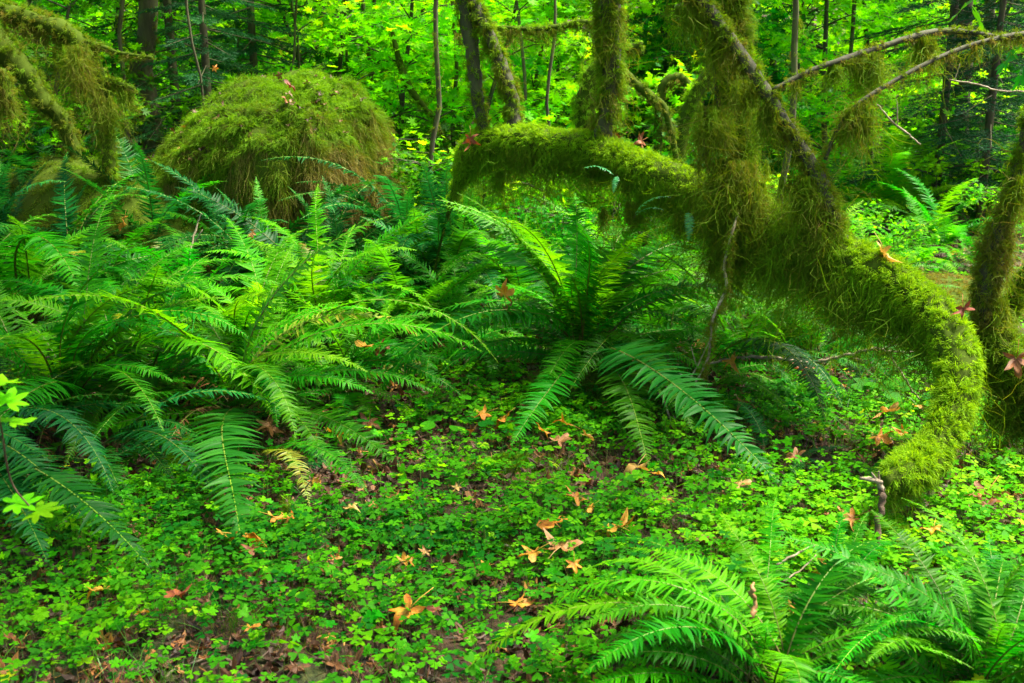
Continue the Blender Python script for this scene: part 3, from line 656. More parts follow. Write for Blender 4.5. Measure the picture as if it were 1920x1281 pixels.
# dark arching maple on the left
LM = empty('mossy_maple', (0, 0, 0), 'shaded mossy maple bending down in the upper left corner with hanging moss beards', 'tree')
stem(LM, [(-120, -60, 8, 26), (-20, 10, 8, 24), (60, 38, 8, 24), (125, 62, 8, 27), (165, 105, 8, 22), (190, 165, 8, 18), (200, 235, 8, 17), (205, 330, 8, 17)], name='trunk', n_moss=13000, length=.035, hang=.13, hang_n=4000, age0=.50, seed=60, under=.15, width=.003, hang_w=.003, hang_age=.8)
stem(LM, [(-60, 40, 8.3, 60), (0, 95, 8.3, 40), (45, 135, 8.3, 28), (80, 190, 8.3, 24), (120, 230, 8.3, 20), (150, 330, 8.3, 18)], name='stem', n_moss=9000, length=.04, hang=.09, hang_n=1500, age0=.48, seed=61, under=.15, width=.003)
stem(LM, [(150, 75, 8, 9), (185, 85, 8, 6), (225, 100, 8, 5), (285, 108, 8, 4)], name='branch', n_moss=1500, length=.03, hang=.06, hang_n=700, age0=.45, seed=62, width=.003)
stem(LM, [(180, 150, 8, 10), (215, 155, 8, 8), (250, 168, 8, 5)], name='branch', n_moss=1200, length=.03, hang=.10, hang_n=900, age0=.55, seed=63, width=.003)
stem(LM, [(0, 130, 7.6, 16), (10, 170, 7.6, 18), (18, 200, 7.6, 12)], name='branch', n_moss=2000, length=.04, hang=.2, hang_n=1200, age0=.6, seed=64, width=.003)
for a in [(135, 85, 7.9, 26, 150, 1800), (160, 120, 7.9, 16, 140, 1000), (198, 180, 7.9, 18, 120, 1000), (235, 170, 8, 16, 80, 500)]: hanging(*a, LM, age=.7, w=.003)




# ------------------------------------------------------------------ the mossy boulder
def boulder():
    root = empty('mossy_boulder', (0, 0, 0), 'huge rounded boulder under shaggy olive moss, left of centre', 'boulder')
    c0 = P(560, 300, 8.7)
    rock = MB()
    def shape(u, v):
        # u azimuth, v elevation
        x = np.cos(u) * np.cos(v); y = np.sin(u) * np.cos(v); z = np.sin(v)
        n = np.stack([x, y, z], -1); l = lumps(n * .42, 77) * .19 + lumps(n * 1.5 + 3, 78) * .11
        X = .84 * x; 
        Xs = np.where(x < 0, x * 1.42, x * .70)
        zz = np.sign(z) * np.abs(z) ** .62
        return np.stack([c0[0] + Xs * (1 + l), c0[1] + .85 * y * (1 + l), .88 + zz * .66 * (1 + l) - .80 * np.clip(-x - .12, 0, 1) ** 1.15], -1)
    U, V_ = np.meshgrid(np.linspace(0, 2 * PI, 65)[:-1], np.linspace(-PI / 2 + .02, PI / 2 - .02, 33), indexing='ij')
    Vt = shape(U.ravel(), V_.ravel()); nu, nv = U.shape
    i, j = np.meshgrid(np.arange(nu), np.arange(nv - 1), indexing='ij')
    Q = np.stack([i * nv + j, ((i + 1) % nu) * nv + j, ((i + 1) % nu) * nv + j + 1, i * nv + j + 1], -1).reshape(-1, 4)
    rock.add(Vt, Q); ro = rock.obj('rock', M['moss_core'], root)
    n = 120000; K = 4600; kk = R.integers(0, K, n)
    u = (R.uniform(PI * .9, 2.1 * PI, K))[kk] + R.normal(0, .018, n); sv = np.clip((R.uniform(-.75, 1, K))[kk] + R.normal(0, .012, n), -.99, .995); v = np.arcsin(sv)
    p = shape(u, v); e = 1e-3
    nr = unit(np.cross(shape(u + e, v) - p, shape(u, v + e) - p))
    tuft = unit(np.stack([lumps(p * 4 + 9 * k, 90 + k) for k in range(3)], -1))
    d = unit(nr * .8 + tuft * .3 + R.normal(0, .55, (K, 3))[kk] + R.normal(0, .28, p.shape))
    right = np.clip((p[:, 0] - c0[0] + .05) * 3, 0, 1)
    low = np.clip((.95 - nr[:, 2]) * 1.0, 0, 1) * np.clip((1.28 - p[:, 2]) * 2.4, 0, 1)
    age = np.clip(.32 + .66 * low * (.25 + .9 * right) + R.normal(0, .05, n) + R.normal(0, .12, K)[kk] + .12 * lumps(p * 1.5, 5), 0, 1)
    mb = MB(); strands(mb, p, d, R.uniform(.03, .065, n) * R.uniform(.5, 1.7, K)[kk] * (1 + .8 * low), .0036 * R.uniform(.6, 1.4, n), droop=.35 + .4 * low, wig=.35, seg=4, age=age)
    mb.obj('moss', M['moss'], ro)
    n = 130; u = R.uniform(PI * .9, 2.1 * PI, n); v = np.arcsin(R.uniform(.1, 1, n)); V, T, Q = lobed_leaf(5, .45, 1.4, 0, 210)
    mb = MB(); scatter(mb, V, [T, Q], shape(u, v) + np.array((0, -.02, .035)), euler_mats(n, .7), R.uniform(.015, .045, n), 0, np.clip(R.beta(1.5, 2, n), 0, 1)); tag(mb.obj('fallen_litter', M['litter'], ro), kind='stuff')
    n = 16000; K = 420; kk = R.integers(0, K, n)
    u = R.uniform(PI * 1.15, 2.08 * PI, K)[kk] + R.normal(0, .012, n); v = np.arcsin(R.uniform(-.35, .45, K)[kk] + R.normal(0, .01, n)); p = shape(u, v)
    mb = MB(); strands(mb, p, np.stack([R.normal(0, .2, n), -np.ones(n) * .35, -np.ones(n)], -1), R.uniform(.3, 1, n) * R.gamma(3, .07, K)[kk], .0036 * R.uniform(.6, 1.3, n), droop=.5, wig=.28, seg=6, age=np.clip(.90 + R.normal(0, .12, n), 0, 1))
    mb.obj('hanging_moss', M['moss'], ro)




def mound(name, label, px, py, rx, ry, h, n, age, Yc=None, cat='mound', length=.05):
    """a low mossy hump of ground wood"""
    p = G(px, py)
    def sh(a, r):
        x = p[0] + np.cos(a) * r * rx; y = p[1] + np.sin(a) * r * ry
        z = H(x, y) - .03 + h * (1 - r ** 2.2) * (1 + .25 * lumps(np.stack([x, y, x * 0], -1) * .7, 12))
        return np.stack([x, y, z], -1)
    A, Rr = np.meshgrid(np.linspace(0, 2 * PI, 33)[:-1], np.linspace(0.01, 1, 10), indexing='ij')
    V = sh(A.ravel(), Rr.ravel()); nv = Rr.shape[1]; nu = 32
    i, j = np.meshgrid(np.arange(nu), np.arange(nv - 1), indexing='ij')
    Q = np.stack([i * nv + j, i * nv + j + 1, ((i + 1) % nu) * nv + j + 1, ((i + 1) % nu) * nv + j], -1).reshape(-1, 4)
    o = tag(MB().add(V, Q).obj(name, M['moss_core']), label, cat)
    K = max(20, n // 22); kk = R.integers(0, K, n); a = R.uniform(0, 2 * PI, K)[kk] + R.normal(0, .015, n); r = np.clip(np.sqrt(R.random(K))[kk] + R.normal(0, .01, n), 0, 1); q = sh(a, r)
    mb = MB(); strands(mb, q, np.stack([np.cos(a) * r * .8, np.sin(a) * r * .8, np.ones(n) * .6], -1) + R.normal(0, .3, (n, 3)) + R.normal(0, .45, (K, 3))[kk], R.uniform(.02, 1, n) * length + .01, .003 * R.uniform(.5, 1.4, n), droop=.3, wig=.4, seg=4, age=np.clip(age + R.normal(0, .12, n) + .15 * lumps(q, 3), 0, 1))
    mb.obj('moss', M['moss'], o)
    return o


mound('mossy_bank', 'long low mossy bank sloping away left of the boulder', 270, 450, 1.9, 1.0, .66, 60000, .50, length=.07)
mound('mossy_rise', 'sunlit yellow-green mossy rise just beyond the arching log', 1225, 372, 1.3, 1.2, .85, 22000, .10, length=.05)
mound('mossy_bank', 'brown and green mossy bank behind the right bend of the log', 1790, 560, .9, .8, .15, 22000, .75, length=.045)
mound('fern_root_mass', 'brown matted root mass under the largest middle fern', 1110, 745, .42, .26, .20, 2500, .95, cat='root mass', length=.05)
mound('mossy_hummock', 'small mossy hummock among clover below the largest middle fern', 955, 875, .16, .10, .06, 5000, .35, cat='hummock', length=.03)
mound('mossy_hummock', 'low mossy hummock among clover above the foreground orange leaves', 930, 1035, .22, .08, .04, 4500, .45, cat='hummock', length=.025)

# ------------------------------------------------------------------ ground cover
def trefoil():
    """three heart-shaped leaflets, radius about 1, folded a little along their middle"""
    V = []; Q3 = []
    for k in range(3):
        a = k * 2 * PI / 3; ca, sa = math.cos(a), math.sin(a)
        pts = [(0.03, 0, .06), (.42, 0, -.02), (.80, 0, .0), (.45, .36, -.02), (.80, .50, -.08), (1.02, .28, -.06), (.45, -.36, -.02), (.80, -.50, -.08), (1.02, -.28, -.06)]
        b = len(V)
        V += [(x * ca - y * sa, x * sa + y * ca, z) for x, y, z in pts]
        Q3 += [[b, b + 1, b + 3], [b + 1, b + 4, b + 3], [b + 1, b + 2, b + 4], [b + 2, b + 5, b + 4], [b, b + 6, b + 1], [b + 1, b + 6, b + 7], [b + 1, b + 7, b + 2], [b + 2, b + 7, b + 8]]
    return np.array(V, float), np.array(Q3)


def field(n, x0, x1, y0, y1, dens, seed):
    X = R.uniform(x0, x1, n); Y = R.uniform(y0, y1, n)
    vis = np.abs(X) < Y * .56 + .5
    k = vis & (R.random(n) < dens(X, Y))
    return X[k], Y[k]


def ground_cover():
    tv, tq = trefoil()
    mb = MB()
    def dens(X, Y):
        q = np.stack([X, Y, 0 * X], -1); n = .6 * lumps(q * .5, 101) + .7 * lumps(q * 1.2, 102) + .6 * lumps(q * 2.6, 103)
        d = np.clip(.58 + .8 * n, .05, 1)
        for bx, by, bl in NEAR: d = d * (1 - .88 * np.exp(-((X - bx) ** 2 + (Y - by) ** 2) / (.34 * bl) ** 2))
        d = d * np.where((X > 1.2) & (Y > 7.5), .6, 1) * np.where((X > .1) & (Y > 5.6) & (Y < 8), .45, 1)
        d = d * np.where((X < .1) & (Y < 3.3), .55, 1)
        d = d * np.where((X < -.5) & (Y > 3.9) & (Y < 5.2), .22, 1)
        return np.clip(d * np.where(Y > 6.2, .7, 1), 0, 1)
    for n, y0, y1, s0 in ((50000, 2.2, 4.9, .0215), (36000, 4.9, 8.0, .028), (20000, 8.0, 14.0, .042)):
        X, Y = field(n, -y1 * .56 - .4, y1 * .56 + .4, y0, y1, dens, 0)
        m = len(X); z = H(X, Y); h = R.gamma(5, .012, m) + .018
        pos = np.stack([X, Y, z + h], -1)
        age = np.clip(.36 + .22 * lumps(pos * .45, 110) + R.normal(0, .15, m) + .25 * (R.random(m) < .06), 0, 1)
        scatter(mb, tv, [tq], pos, euler_mats(m, .42), s0 * np.clip(R.lognormal(-.12, .33, m), .4, 1.7), 0, age)
        k = R.random(m) < (.8 if y0 < 4 else .25)
        b = np.stack([X, Y, z], -1)[k] + R.normal(0, .012, (k.sum(), 3)) * np.array((1, 1, 0))
        strands(mb, b, pos[k] - b, np.linalg.norm(pos[k] - b, axis=1), .0014, droop=0, wig=.03, seg=2, mat=1, age=R.uniform(0, .6, k.sum()), keep=.8)
    tag(mb.obj('clover_carpet', [M['oxalis'], M['oxstem']]), 'carpet of green wood sorrel covering the forest floor', 'ground cover', kind='stuff')


ground_cover()


def lobed_leaf(n_lobe=5, deep=.42, crumple=0.0, sub=0, seed=0, long=1.0):
    """palmate leaf outline as a fan with a mid ring, unit radius -> verts, quads"""
    r = np.random.default_rng(seed)
    K = n_lobe * 2 + 1
    ang = []; rad = []
    span = math.radians(300)
    steps = n_lobe * (6 if sub else 4)
    for i in range(steps + 1):
        t = i / steps; a = -span / 2 + span * t
        ph = (t * n_lobe) % 1.0
        l = 1 - abs(ph - .5) * 2            # 0 notch, 1 tip
        size = 1 - .38 * abs(t - .5) * 2
        ang.append(a); rad.append(size * (deep + (1 - deep) * (l ** (1.15 if sub else .75))) * (1 if sub == 0 else r.uniform(.86, 1.08)))
    ang = np.array(ang); rad = np.array(rad)
    outer = np.stack([np.cos(ang) * rad * long, np.sin(ang) * rad, 0 * ang], -1); m = steps + 1
    rings = [.28, .6, .82, 1] if sub else [.45, 1]
    V = np.vstack([[(0, 0, 0)]] + [outer * q for q in rings])
    T = np.array([[0, 1 + i, 2 + i] for i in range(m - 1)]); Q = np.array([[1 + k * m + i, 1 + (k + 1) * m + i, 2 + (k + 1) * m + i, 2 + k * m + i] for k in range(len(rings) - 1) for i in range(m - 1)])
    V[:, 0] += .15
    if crumple:
        rr = np.hypot(V[:, 0], V[:, 1]); az_ = np.arctan2(V[:, 1], V[:, 0])
        V[:, 2] += crumple * (.12 * np.sin(az_ * n_lobe + r.uniform(0, 6)) * rr + .16 * np.sin(V[:, 0] * r.uniform(3, 7) + V[:, 1] * r.uniform(-5, 5) + r.uniform(0, 6)) * rr + rr ** 2.5 * .32 * np.sin(az_ * r.uniform(1, 2.5) + r.uniform(0, 6)) + .04 * r.normal(0, 1, len(V)) * rr)
    return V, T, Q


def litter():
    mb = MB()
    for s in range(5):
        V, T, Q = lobed_leaf(5, .45, 1.6, 0, 200 + s)
        def dens(X, Y): return np.where(Y < 5.5, 1.0, .55)
        X, Y = field(9000, -6, 6, 2.1, 10, dens, 0)
        m = len(X); pos = np.stack([X, Y, H(X, Y) + .008 + R.random(m) * .012], -1)
        scatter(mb, V, [T, Q], pos, euler_mats(m, .4), R.uniform(.018, .055, m), 0, np.clip(R.beta(1.4, 2.0, m), 0, 1))
    # shreds and needles
    n = 26000; Y = R.uniform(2.1, 9, n) ; X = R.uniform(-1, 1, n) * (Y * .55 + .4)
    b = np.stack([X, Y, H(X, Y) + .006 + .02 * R.random(n)], -1); a = R.uniform(0, 2 * PI, n)
    strands(mb, b, np.stack([np.cos(a), np.sin(a), R.normal(0, .18, n)], -1), R.uniform(.015, .07, n), R.uniform(.001, .006, n), droop=0, wig=.12, seg=2, age=np.clip(R.beta(1.5, 2.0, n), 0, 1), keep=.4)
    tag(mb.obj('leaf_litter', M['litter'], smooth=False), 'brown rotting leaf litter showing between the clover', 'leaf litter', kind='stuff')
    # low grass blades and moss wisps
    mb = MB(); K = 260; Yk = R.uniform(2.3, 8, K); Xk = R.uniform(-1, 1, K) * (Yk * .5 + .2); k = R.integers(0, K, 5200)
    X = Xk[k] + R.normal(0, .045, len(k)); Y = Yk[k] + R.normal(0, .045, len(k))
    strands(mb, np.stack([X, Y, H(X, Y)], -1), np.stack([R.normal(0, .4, len(k)), R.normal(0, .4, len(k)), np.ones(len(k))], -1), R.uniform(.05, .16, len(k)), R.uniform(.0012, .003, len(k)), droop=.22, wig=.1, seg=4, age=R.random(len(k)), keep=.1)
    V, T, Q = lobed_leaf(5, .6, .3, 0, 77); m = 1500; Y = R.uniform(2.3, 8, m); X = R.uniform(-1, 1, m) * (Y * .52 + .2)
    mb2 = MB(); scatter(mb2, V, [T, Q], np.stack([X, Y, H(X, Y) + R.uniform(.04, .13, m)], -1), euler_mats(m, .5), R.uniform(.012, .034, m), 0, np.clip(R.normal(.45, .2, m), 0, 1))
    tag(mb2.obj('small_seedlings', M['maple']), 'small pale lobed seedling leaves mixed through the clover', 'seedlings', kind='stuff')
    tag(mb.obj('grass', M['grass']), 'thin grass blades scattered through the clover', 'grass', kind='stuff')
    mb = MB(); K = 90; Yk = R.uniform(2.3, 7, K); Xk = R.uniform(-1, 1, K) * (Yk * .5 + .2); k = R.integers(0, K, 26000)
    X = Xk[k] + R.normal(0, .07, len(k)); Y = Yk[k] + R.normal(0, .06, len(k))
    strands(mb, np.stack([X, Y, H(X, Y)], -1), np.stack([R.normal(0, .5, len(k)), R.normal(0, .5, len(k)), np.ones(len(k))], -1), R.uniform(.015, .05, len(k)), R.uniform(.001, .0024, len(k)), droop=.2, wig=.3, seg=3, age=R.uniform(.1, .6, len(k)))
    tag(mb.obj('ground_moss', M['moss']), 'tufts of yellow-green moss between the clover', 'moss', kind='stuff')


litter()

boulder()
# ------------------------------------------------------------------ fallen leaves, one by one
LEAFP = {}
for kind in ('orange', 'tan', 'red'):
    LEAFP[kind] = []
    for s in range(5):
        V, T, Q = lobed_leaf(5, .36, 1.3, 1, 300 + s)
        mb = MB(); mb.add(V, T, 0, np.clip(.45 + .30 * lumps(V * 1.3 + s, 60 + s) + .06 * R.normal(0, 1, len(V)), 0, 1)); mb.q.append(Q); mb.m.append(np.zeros(len(Q)))
        tube(mb, np.array([(.15, 0, 0), (-.3, .05, .05), (-.8, .1, .02)]), [.02, .015, .012], 4, 0, age=.9)
        LEAFP[kind].append(mb.mesh('maple_leaf', M[kind]))


def leaf(px, py, size, kind, label, Y=None, lift=.11, tilt=(.3, .3), yaw=None, proto=None):
    p = G(px, py + 4) + np.array((0, 0, lift)) if Y is None else P(px, py, Y)
    d = np.linalg.norm(p - EYE); s = size * d / FPX * .70
    o = instance('maple_leaf', random.choice(LEAFP[kind]) if proto is None else LEAFP[kind][proto], None, tuple(p), (R.normal(0, tilt[0]), R.normal(0, tilt[1]) + .25, R.uniform(0, 2 * PI) if yaw is None else yaw), s)
    return tag(o, label, 'leaf', 'fallen maple leaves')


LV = [
    (515, 838, 62, 'tan', 'pale yellow maple leaf on the litter right of the long hanging fern frond'),
    (628, 852, 46, 'orange', 'orange maple leaf left of the russet one below the left ferns'),
    (693, 826, 46, 'red', 'russet upright maple leaf below the yellow-green arching fronds'),
    (912, 814, 42, 'orange', 'small orange leaf left of its twin under the middle fern'),
    (948, 822, 44, 'orange', 'orange leaf beside the tip of the fern frond pointing lower left'),
    (1066, 838, 44, 'orange', 'upright orange leaf between the two lower middle fronds'),
    (1044, 872, 40, 'tan', 'tan leaf on moss just below the upright orange one'),
    (1195, 918, 60, 'tan', 'pale split leaf on bright clover right of centre'),
    (1086, 980, 48, 'orange', 'long orange leaf in the middle of the bright clover patch'),
    (1042, 1034, 58, 'orange', 'golden leaf lying above the largest foreground leaf'),
    (1160, 1042, 80, 'orange', 'wide orange maple leaf right of the golden pair'),
    (1048, 1084, 80, 'tan', 'largest golden-brown maple leaf near the bottom centre'),
    (1006, 1088, 50, 'orange', 'small golden leaf touching the left of the largest one'),
    (775, 1196, 88, 'orange', 'big orange maple leaf near the bottom, left of centre'),
    (962, 1192, 60, 'orange', 'curled orange leaf under the blurred arching foreground frond'),
    (448, 1058, 86, 'orange', 'big golden leaf below the tip of the long hanging frond'),
    (588, 946, 26, 'orange', 'tiny orange leaf beside the mossy twig at left'),
    (515, 1020, 50, 'orange', 'dull orange leaf between the hanging frond and mossy twig'),
    (758, 1108, 34, 'orange', 'small tan-orange leaf above the big bottom orange leaf'),
    (914, 1118, 28, 'orange', 'small upright orange leaf left of the small golden leaf'),
    (196, 1165, 44, 'orange', 'thin orange leaf in the sparse clover at lower left'),
    (334, 1178, 50, 'red', 'reddish leaf with a raised point at lower left'),
    (1378, 956, 40, 'tan', 'pale leaf above the upright foreground fronds'),
    (1846, 970, 66, 'red', 'large brown-orange leaf right of the log tip'),
    (1845, 1000, 30, 'red', 'small russet scrap below the large leaf at right'),
    (1640, 860, 44, 'orange', 'orange leaf on clover left of the log tip'),
    (1650, 812, 54, 'tan', 'cream leaf on clover inside the bend of the log'),
    (1712, 798, 30, 'orange', 'small orange leaf touching the inner bend of the log'),
    (1125, 800, 40, 'red', 'brown leaf tucked between the lower fronds of the middle fern'),
    (1390, 790, 34, 'red', 'brown leaf under the dark fronds right of middle'),
    (470, 1240, 30, 'orange', 'small orange scrap at the bottom edge, left of the pale twig'),
    (270, 1210, 26, 'orange', 'tiny orange scrap at lower left near the bottom'),
    (30, 1262, 34, 'red', 'dark russet leaf at the bottom left corner'),
    (1550, 1110, 60, 'orange', 'orange leaf glimpsed between the foreground fronds, near the stick'),
    (1600, 1020, 56, 'orange', 'orange leaf behind the fern left of the broken stick'),
    (1330, 1060, 34, 'red', 'russet leaf left of the tallest foreground frond'),
    (1480, 1200, 50, 'orange', 'orange leaf deep between the fronds of the foreground fern'),
    (1745, 1040, 40, 'orange', 'orange leaf right of the broken stick behind fronds'),
    (1780, 905, 26, 'orange', 'orange scrap just behind the drooping log tip'),
    (655, 1000, 30, 'tan', 'small tan leaf on the left part of the bright clover'),
    (1250, 985, 26, 'orange', 'small orange scrap right of the long orange leaf'),
    (860, 960, 22, 'tan', 'tiny cream scrap on the middle clover'),
    (1485, 905, 36, 'red', 'dark curled leaf at the end of the lowest right frond'),
    (1020, 850, 34, 'orange', 'golden leaf left of the upright orange one on the moss'),
    (1100, 860, 30, 'tan', 'small tan leaf right of the upright orange one'),
    (890, 845, 30, 'orange', 'golden scrap lying below the pair of orange leaves under the middle fern'),
    (985, 800, 26, 'red', 'brown scrap at the foot of the root mass'),
    (1110, 1000, 30, 'orange', 'orange scrap touching the lower end of the long orange leaf'),
    (1225, 935, 30, 'orange', 'golden scrap just below the pale split leaf'),
    (600, 870, 30, 'tan', 'small tan leaf left of the orange one below the left ferns'),
    (1075, 1110, 34, 'orange', 'orange leaf tucked under the lower edge of the largest golden-brown leaf'),
    (480, 1080, 40, 'red', 'dark brown leaf under the right side of the big golden leaf'),
    (555, 1020, 36, 'orange', 'orange leaf at the foot of the mossy twig on the left'),
    (820, 1205, 30, 'red', 'russet scrap right of the big orange bottom leaf'),
    (1690, 850, 30, 'orange', 'golden scrap left of the drooping log tip, below the cream leaf'),
    (800, 1085, 24, 'tan', 'tiny cream scrap left of the small orange leaf'),
]
for a in LV: leaf(*a)
AIR = [
    (945, 556, 46, 'orange', 'golden leaf resting on top of the middle fern', 5.0), (940, 592, 52, 'red', 'withered brown leaf hanging in the middle fern', 5.0),
    (688, 648, 44, 'orange', 'orange leaf caught in the left ferns, first of two', 4.9), (712, 646, 40, 'red', 'russet leaf caught in the left ferns, second of two', 4.9),
    (532, 272, 30, 'orange', 'single orange leaf stuck on the face of the boulder', 7.85), (545, 160, 26, 'red', 'dark red leaf cluster near the top of the boulder', 8.0),
    (440, 232, 28, 'red', 'russet leaf on the left shoulder of the boulder', 8.2),
    (882, 256, 36, 'red', 'red-orange leaf standing at the left end of the log', 5.85), (1205, 262, 34, 'red', 'red leaf on the sunlit mossy rise behind the log', 7.6),
    (1165, 255, 26, 'red', 'pinkish leaf at the foot of the thick upright stem', 5.6),
    (1655, 466, 64, 'tan', 'cream maple leaf lying on top of the mossy log', 4.2), (1806, 574, 40, 'red', 'rusty leaf stuck on the outer side of the log bend', 3.85),
    (1368, 672, 38, 'orange', 'orange leaf perched on the left end of the bare twig', 4.9), (1505, 690, 44, 'red', 'red-brown leaf hanging below the bare twig', 4.9),
    (1906, 668, 50, 'red', 'shrivelled brown leaf on the dark snag at the right edge', 3.85), (232, 410, 30, 'orange', 'yellow leaf caught on the left slope ferns', 6.6),
    (1300, 455, 26, 'orange', 'orange scrap showing beneath the middle of the log', 7.5), (475, 432, 26, 'tan', 'tan leaf on a frond below the boulder', 6.0),
   
    (400, 128, 14, 'orange', 'small orange leaf caught in the dark young spruce', 8.4)]
for px, py, s, k, lab, Y in AIR: leaf(px, py, s, k, lab, Y=Y, tilt=(.8, .8))


# ------------------------------------------------------------------ twigs and sticks
def twig(name, label, paths, mat='twig', cat='twig', sides=6, moss=0):
    root = None
    for i, pts in enumerate(paths):
        C, rad = px_path(pts, 6); C = C + R.normal(0, 1, C.shape) * rad[:, None] * .35
        mb = MB(); tube(mb, C, rad, sides, 0, .10)
        if i == 0:
            root = mb.obj(name, M[mat]); tag(root, label, cat); c0, r0 = C, rad
        else: mb.obj('side_twig', M[mat], root)
    if moss: moss_coat(root, c0, r0, moss, length=.014, hang=.05, hang_n=moss, age0=.3, hang_age=.5, hang_w=.0018, seed=71)
    return root


twig('bare_twig', 'long bare forked twig reaching right below the log', [
    [(1325, 684, 4.95, 2), (1390, 670, 4.9, 3), (1450, 672, 4.85, 3.4), (1520, 680, 4.8, 3.4), (1580, 668, 4.75, 3.2), (1640, 654, 4.7, 3.0), (1665, 658, 4.7, 2.6), (1735, 662, 4.7, 1.2)],
    [(1662, 658, 4.7, 2.2), (1690, 700, 4.7, 2.2), (1715, 740, 4.7, 1.7), (1740, 760, 4.7, 1.2)], [(1660, 655, 4.7, 1.8), (1680, 635, 4.7, 1.3), (1702, 622, 4.7, .9)], [(1660, 655, 4.7, 1.8), (1656, 640, 4.7, 1.4), (1662, 628, 4.7, .9)],
    [(1640, 655, 4.7, 1.4), (1630, 675, 4.7, 1.1), (1600, 672, 4.7, .8)]], moss=500)
twig('broken_stick', 'broken stick with a pale splintered top under the log tip', [
    [(1645, 1085, 3.2, 7), (1648, 1030, 3.22, 7), (1646, 985, 3.25, 6), (1652, 940, 3.28, 6.5), (1655, 915, 3.3, 6)]], mat='browntwig', cat='stick', sides=9)
st_ = bpy.data.objects['broken_stick']
for pts in ([(1655, 920, 3.3, 6), (1646, 905, 3.3, 4), (1634, 886, 3.3, 1.2)], [(1655, 920, 3.3, 5), (1648, 900, 3.31, 3), (1648, 884, 3.3, 1)], [(1654, 905, 3.3, 4), (1635, 900, 3.3, 5), (1612, 897, 3.3, 3)]):
    C, rad = px_path(pts, 4); mb = MB(); tube(mb, C, rad, 6, 0, .15); mb.obj('splinter', M['twig'], st_)
twig('thin_twig', 'thin pale twig leaning up from the clover to the log', [[(1268, 855, 4.4, 2), (1260, 800, 4.5, 2), (1240, 740, 4.6, 2), (1212, 690, 4.7, 1.4)], [(1262, 780, 4.5, 1.4), (1280, 810, 4.5, 1.2), (1287, 860, 4.4, 1)]])
twig('thin_twig', 'bent thin twig lying at the bottom left edge', [[(296, 1285, 2.48, 2.4), (330, 1255, 2.53, 2.4), (370, 1240, 2.56, 2.2), (405, 1226, 2.6, 1.5)], [(342, 1248, 2.55, 1.8), (345, 1235, 2.56, 1)]])
twig('thin_twig', 'pale straight twig on the left of the bright clover', [[(648, 954, 3.62, 2.2), (690, 975, 3.55, 2.4), (728, 992, 3.5, 1.6)]])
twig('mossy_twig', 'short mossy twig standing beside the small drooping fern', [[(595, 1005, 3.45, 2.5), (560, 985, 3.5, 3), (542, 955, 3.55, 3), (535, 935, 3.6, 2)], [(542, 955, 3.55, 2), (560, 930, 3.6, 1.5), (585, 900, 3.6, 1)]], mat='browntwig', moss=900)
twig('fallen_stick', 'brown stick half buried in leaves at the left edge', [[(-20, 1015, 3.2, 6), (50, 1040, 3.15, 6), (100, 1065, 3.1, 5), (140, 1095, 3.05, 3)]], mat='browntwig', cat='stick')
twig('fallen_stick', 'greyish stick across the middle of the clover', [[(770, 1005, 3.35, 2), (830, 1010, 3.34, 4), (880, 1012, 3.34, 4), (960, 1025, 3.3, 3)]], mat='twig', cat='stick', moss=700)
twig('thin_twig', 'pair of thin pale twigs between foreground ferns', [[(1455, 1060, 2.95, 2), (1500, 1035, 3.0, 2.2), (1535, 1020, 3.05, 1.4)], [(1470, 1090, 2.9, 1.8), (1510, 1062, 2.95, 1.6), (1530, 1040, 3.0, 1)]])
twig('thin_twig', 'upright pale twig among the ferns at the foot of the boulder', [[(352, 520, 6.3, 2), (358, 470, 6.4, 2), (370, 420, 6.5, 1.6), (378, 400, 6.5, 1)], [(360, 465, 6.4, 1.2), (380, 430, 6.4, .8)]])
twig('thin_twig', 'thin bare twig slanting across the right clearing', [[(1645, 195, 8.5, 1.6), (1670, 225, 8.5, 2), (1700, 250, 8.5, 2), (1725, 270, 8.5, 1.5)], [(1683, 235, 8.5, 1.4), (1682, 190, 8.5, .8)]])
twig('thin_twig', 'slim bare twig crossing the dark gap at upper right', [[(1780, 150, 7, 1.6), (1830, 158, 7, 1.8), (1870, 170, 7, 1.8), (1925, 172, 7, 1.5)], [(1790, 150, 7, 1), (1800, 120, 7, .8)]])
twig('mossy_twig', 'mossy twig lying on the clover beside the thin leaning twigs', [[(1178, 888, 4.1, 2.5), (1230, 872, 4.15, 3), (1280, 858, 4.2, 2.5), (1345, 866, 4.2, 2)]], mat='browntwig', moss=600)
twig('curled_strip', 'twisted strip of dry brown leaf standing in the foreground fern', [[(1413, 1092, 2.5, 2), (1409, 1110, 2.48, 5), (1416, 1130, 2.5, 4), (1410, 1155, 2.48, 5.5), (1415, 1178, 2.5, 3), (1418, 1200, 2.5, 1.5)]], mat='dryleaf', cat='dead leaf', sides=5)
for lab_, pts_ in (('thin dead stem left of the dry tangle under the log', [[(1225, 690, 4.9, 1.6), (1245, 720, 4.85, 1.8), (1262, 760, 4.8, 1.6), (1266, 830, 4.7, 1.4)]]), ('forked dead stem in the middle of the dry tangle under the log', [[(1330, 640, 4.85, 1.2), (1306, 690, 4.8, 1.8), (1282, 730, 4.75, 1.8), (1272, 800, 4.7, 1.5)], [(1306, 690, 4.8, 1.4), (1296, 650, 4.85, .9)]]),
                   ('curved dead stem crossing the dry tangle under the log', [[(1200, 750, 4.75, 1.5), (1250, 735, 4.7, 2), (1300, 740, 4.7, 1.8), (1322, 770, 4.7, 1.2)]]), ('short pale stem standing beside the forked dead stem', [[(1392, 800, 4.4, 1.2), (1396, 830, 4.4, 2), (1394, 862, 4.4, 2)]])):
    twig('dead_stem', lab_, pts_, mat='twig', cat='twig')

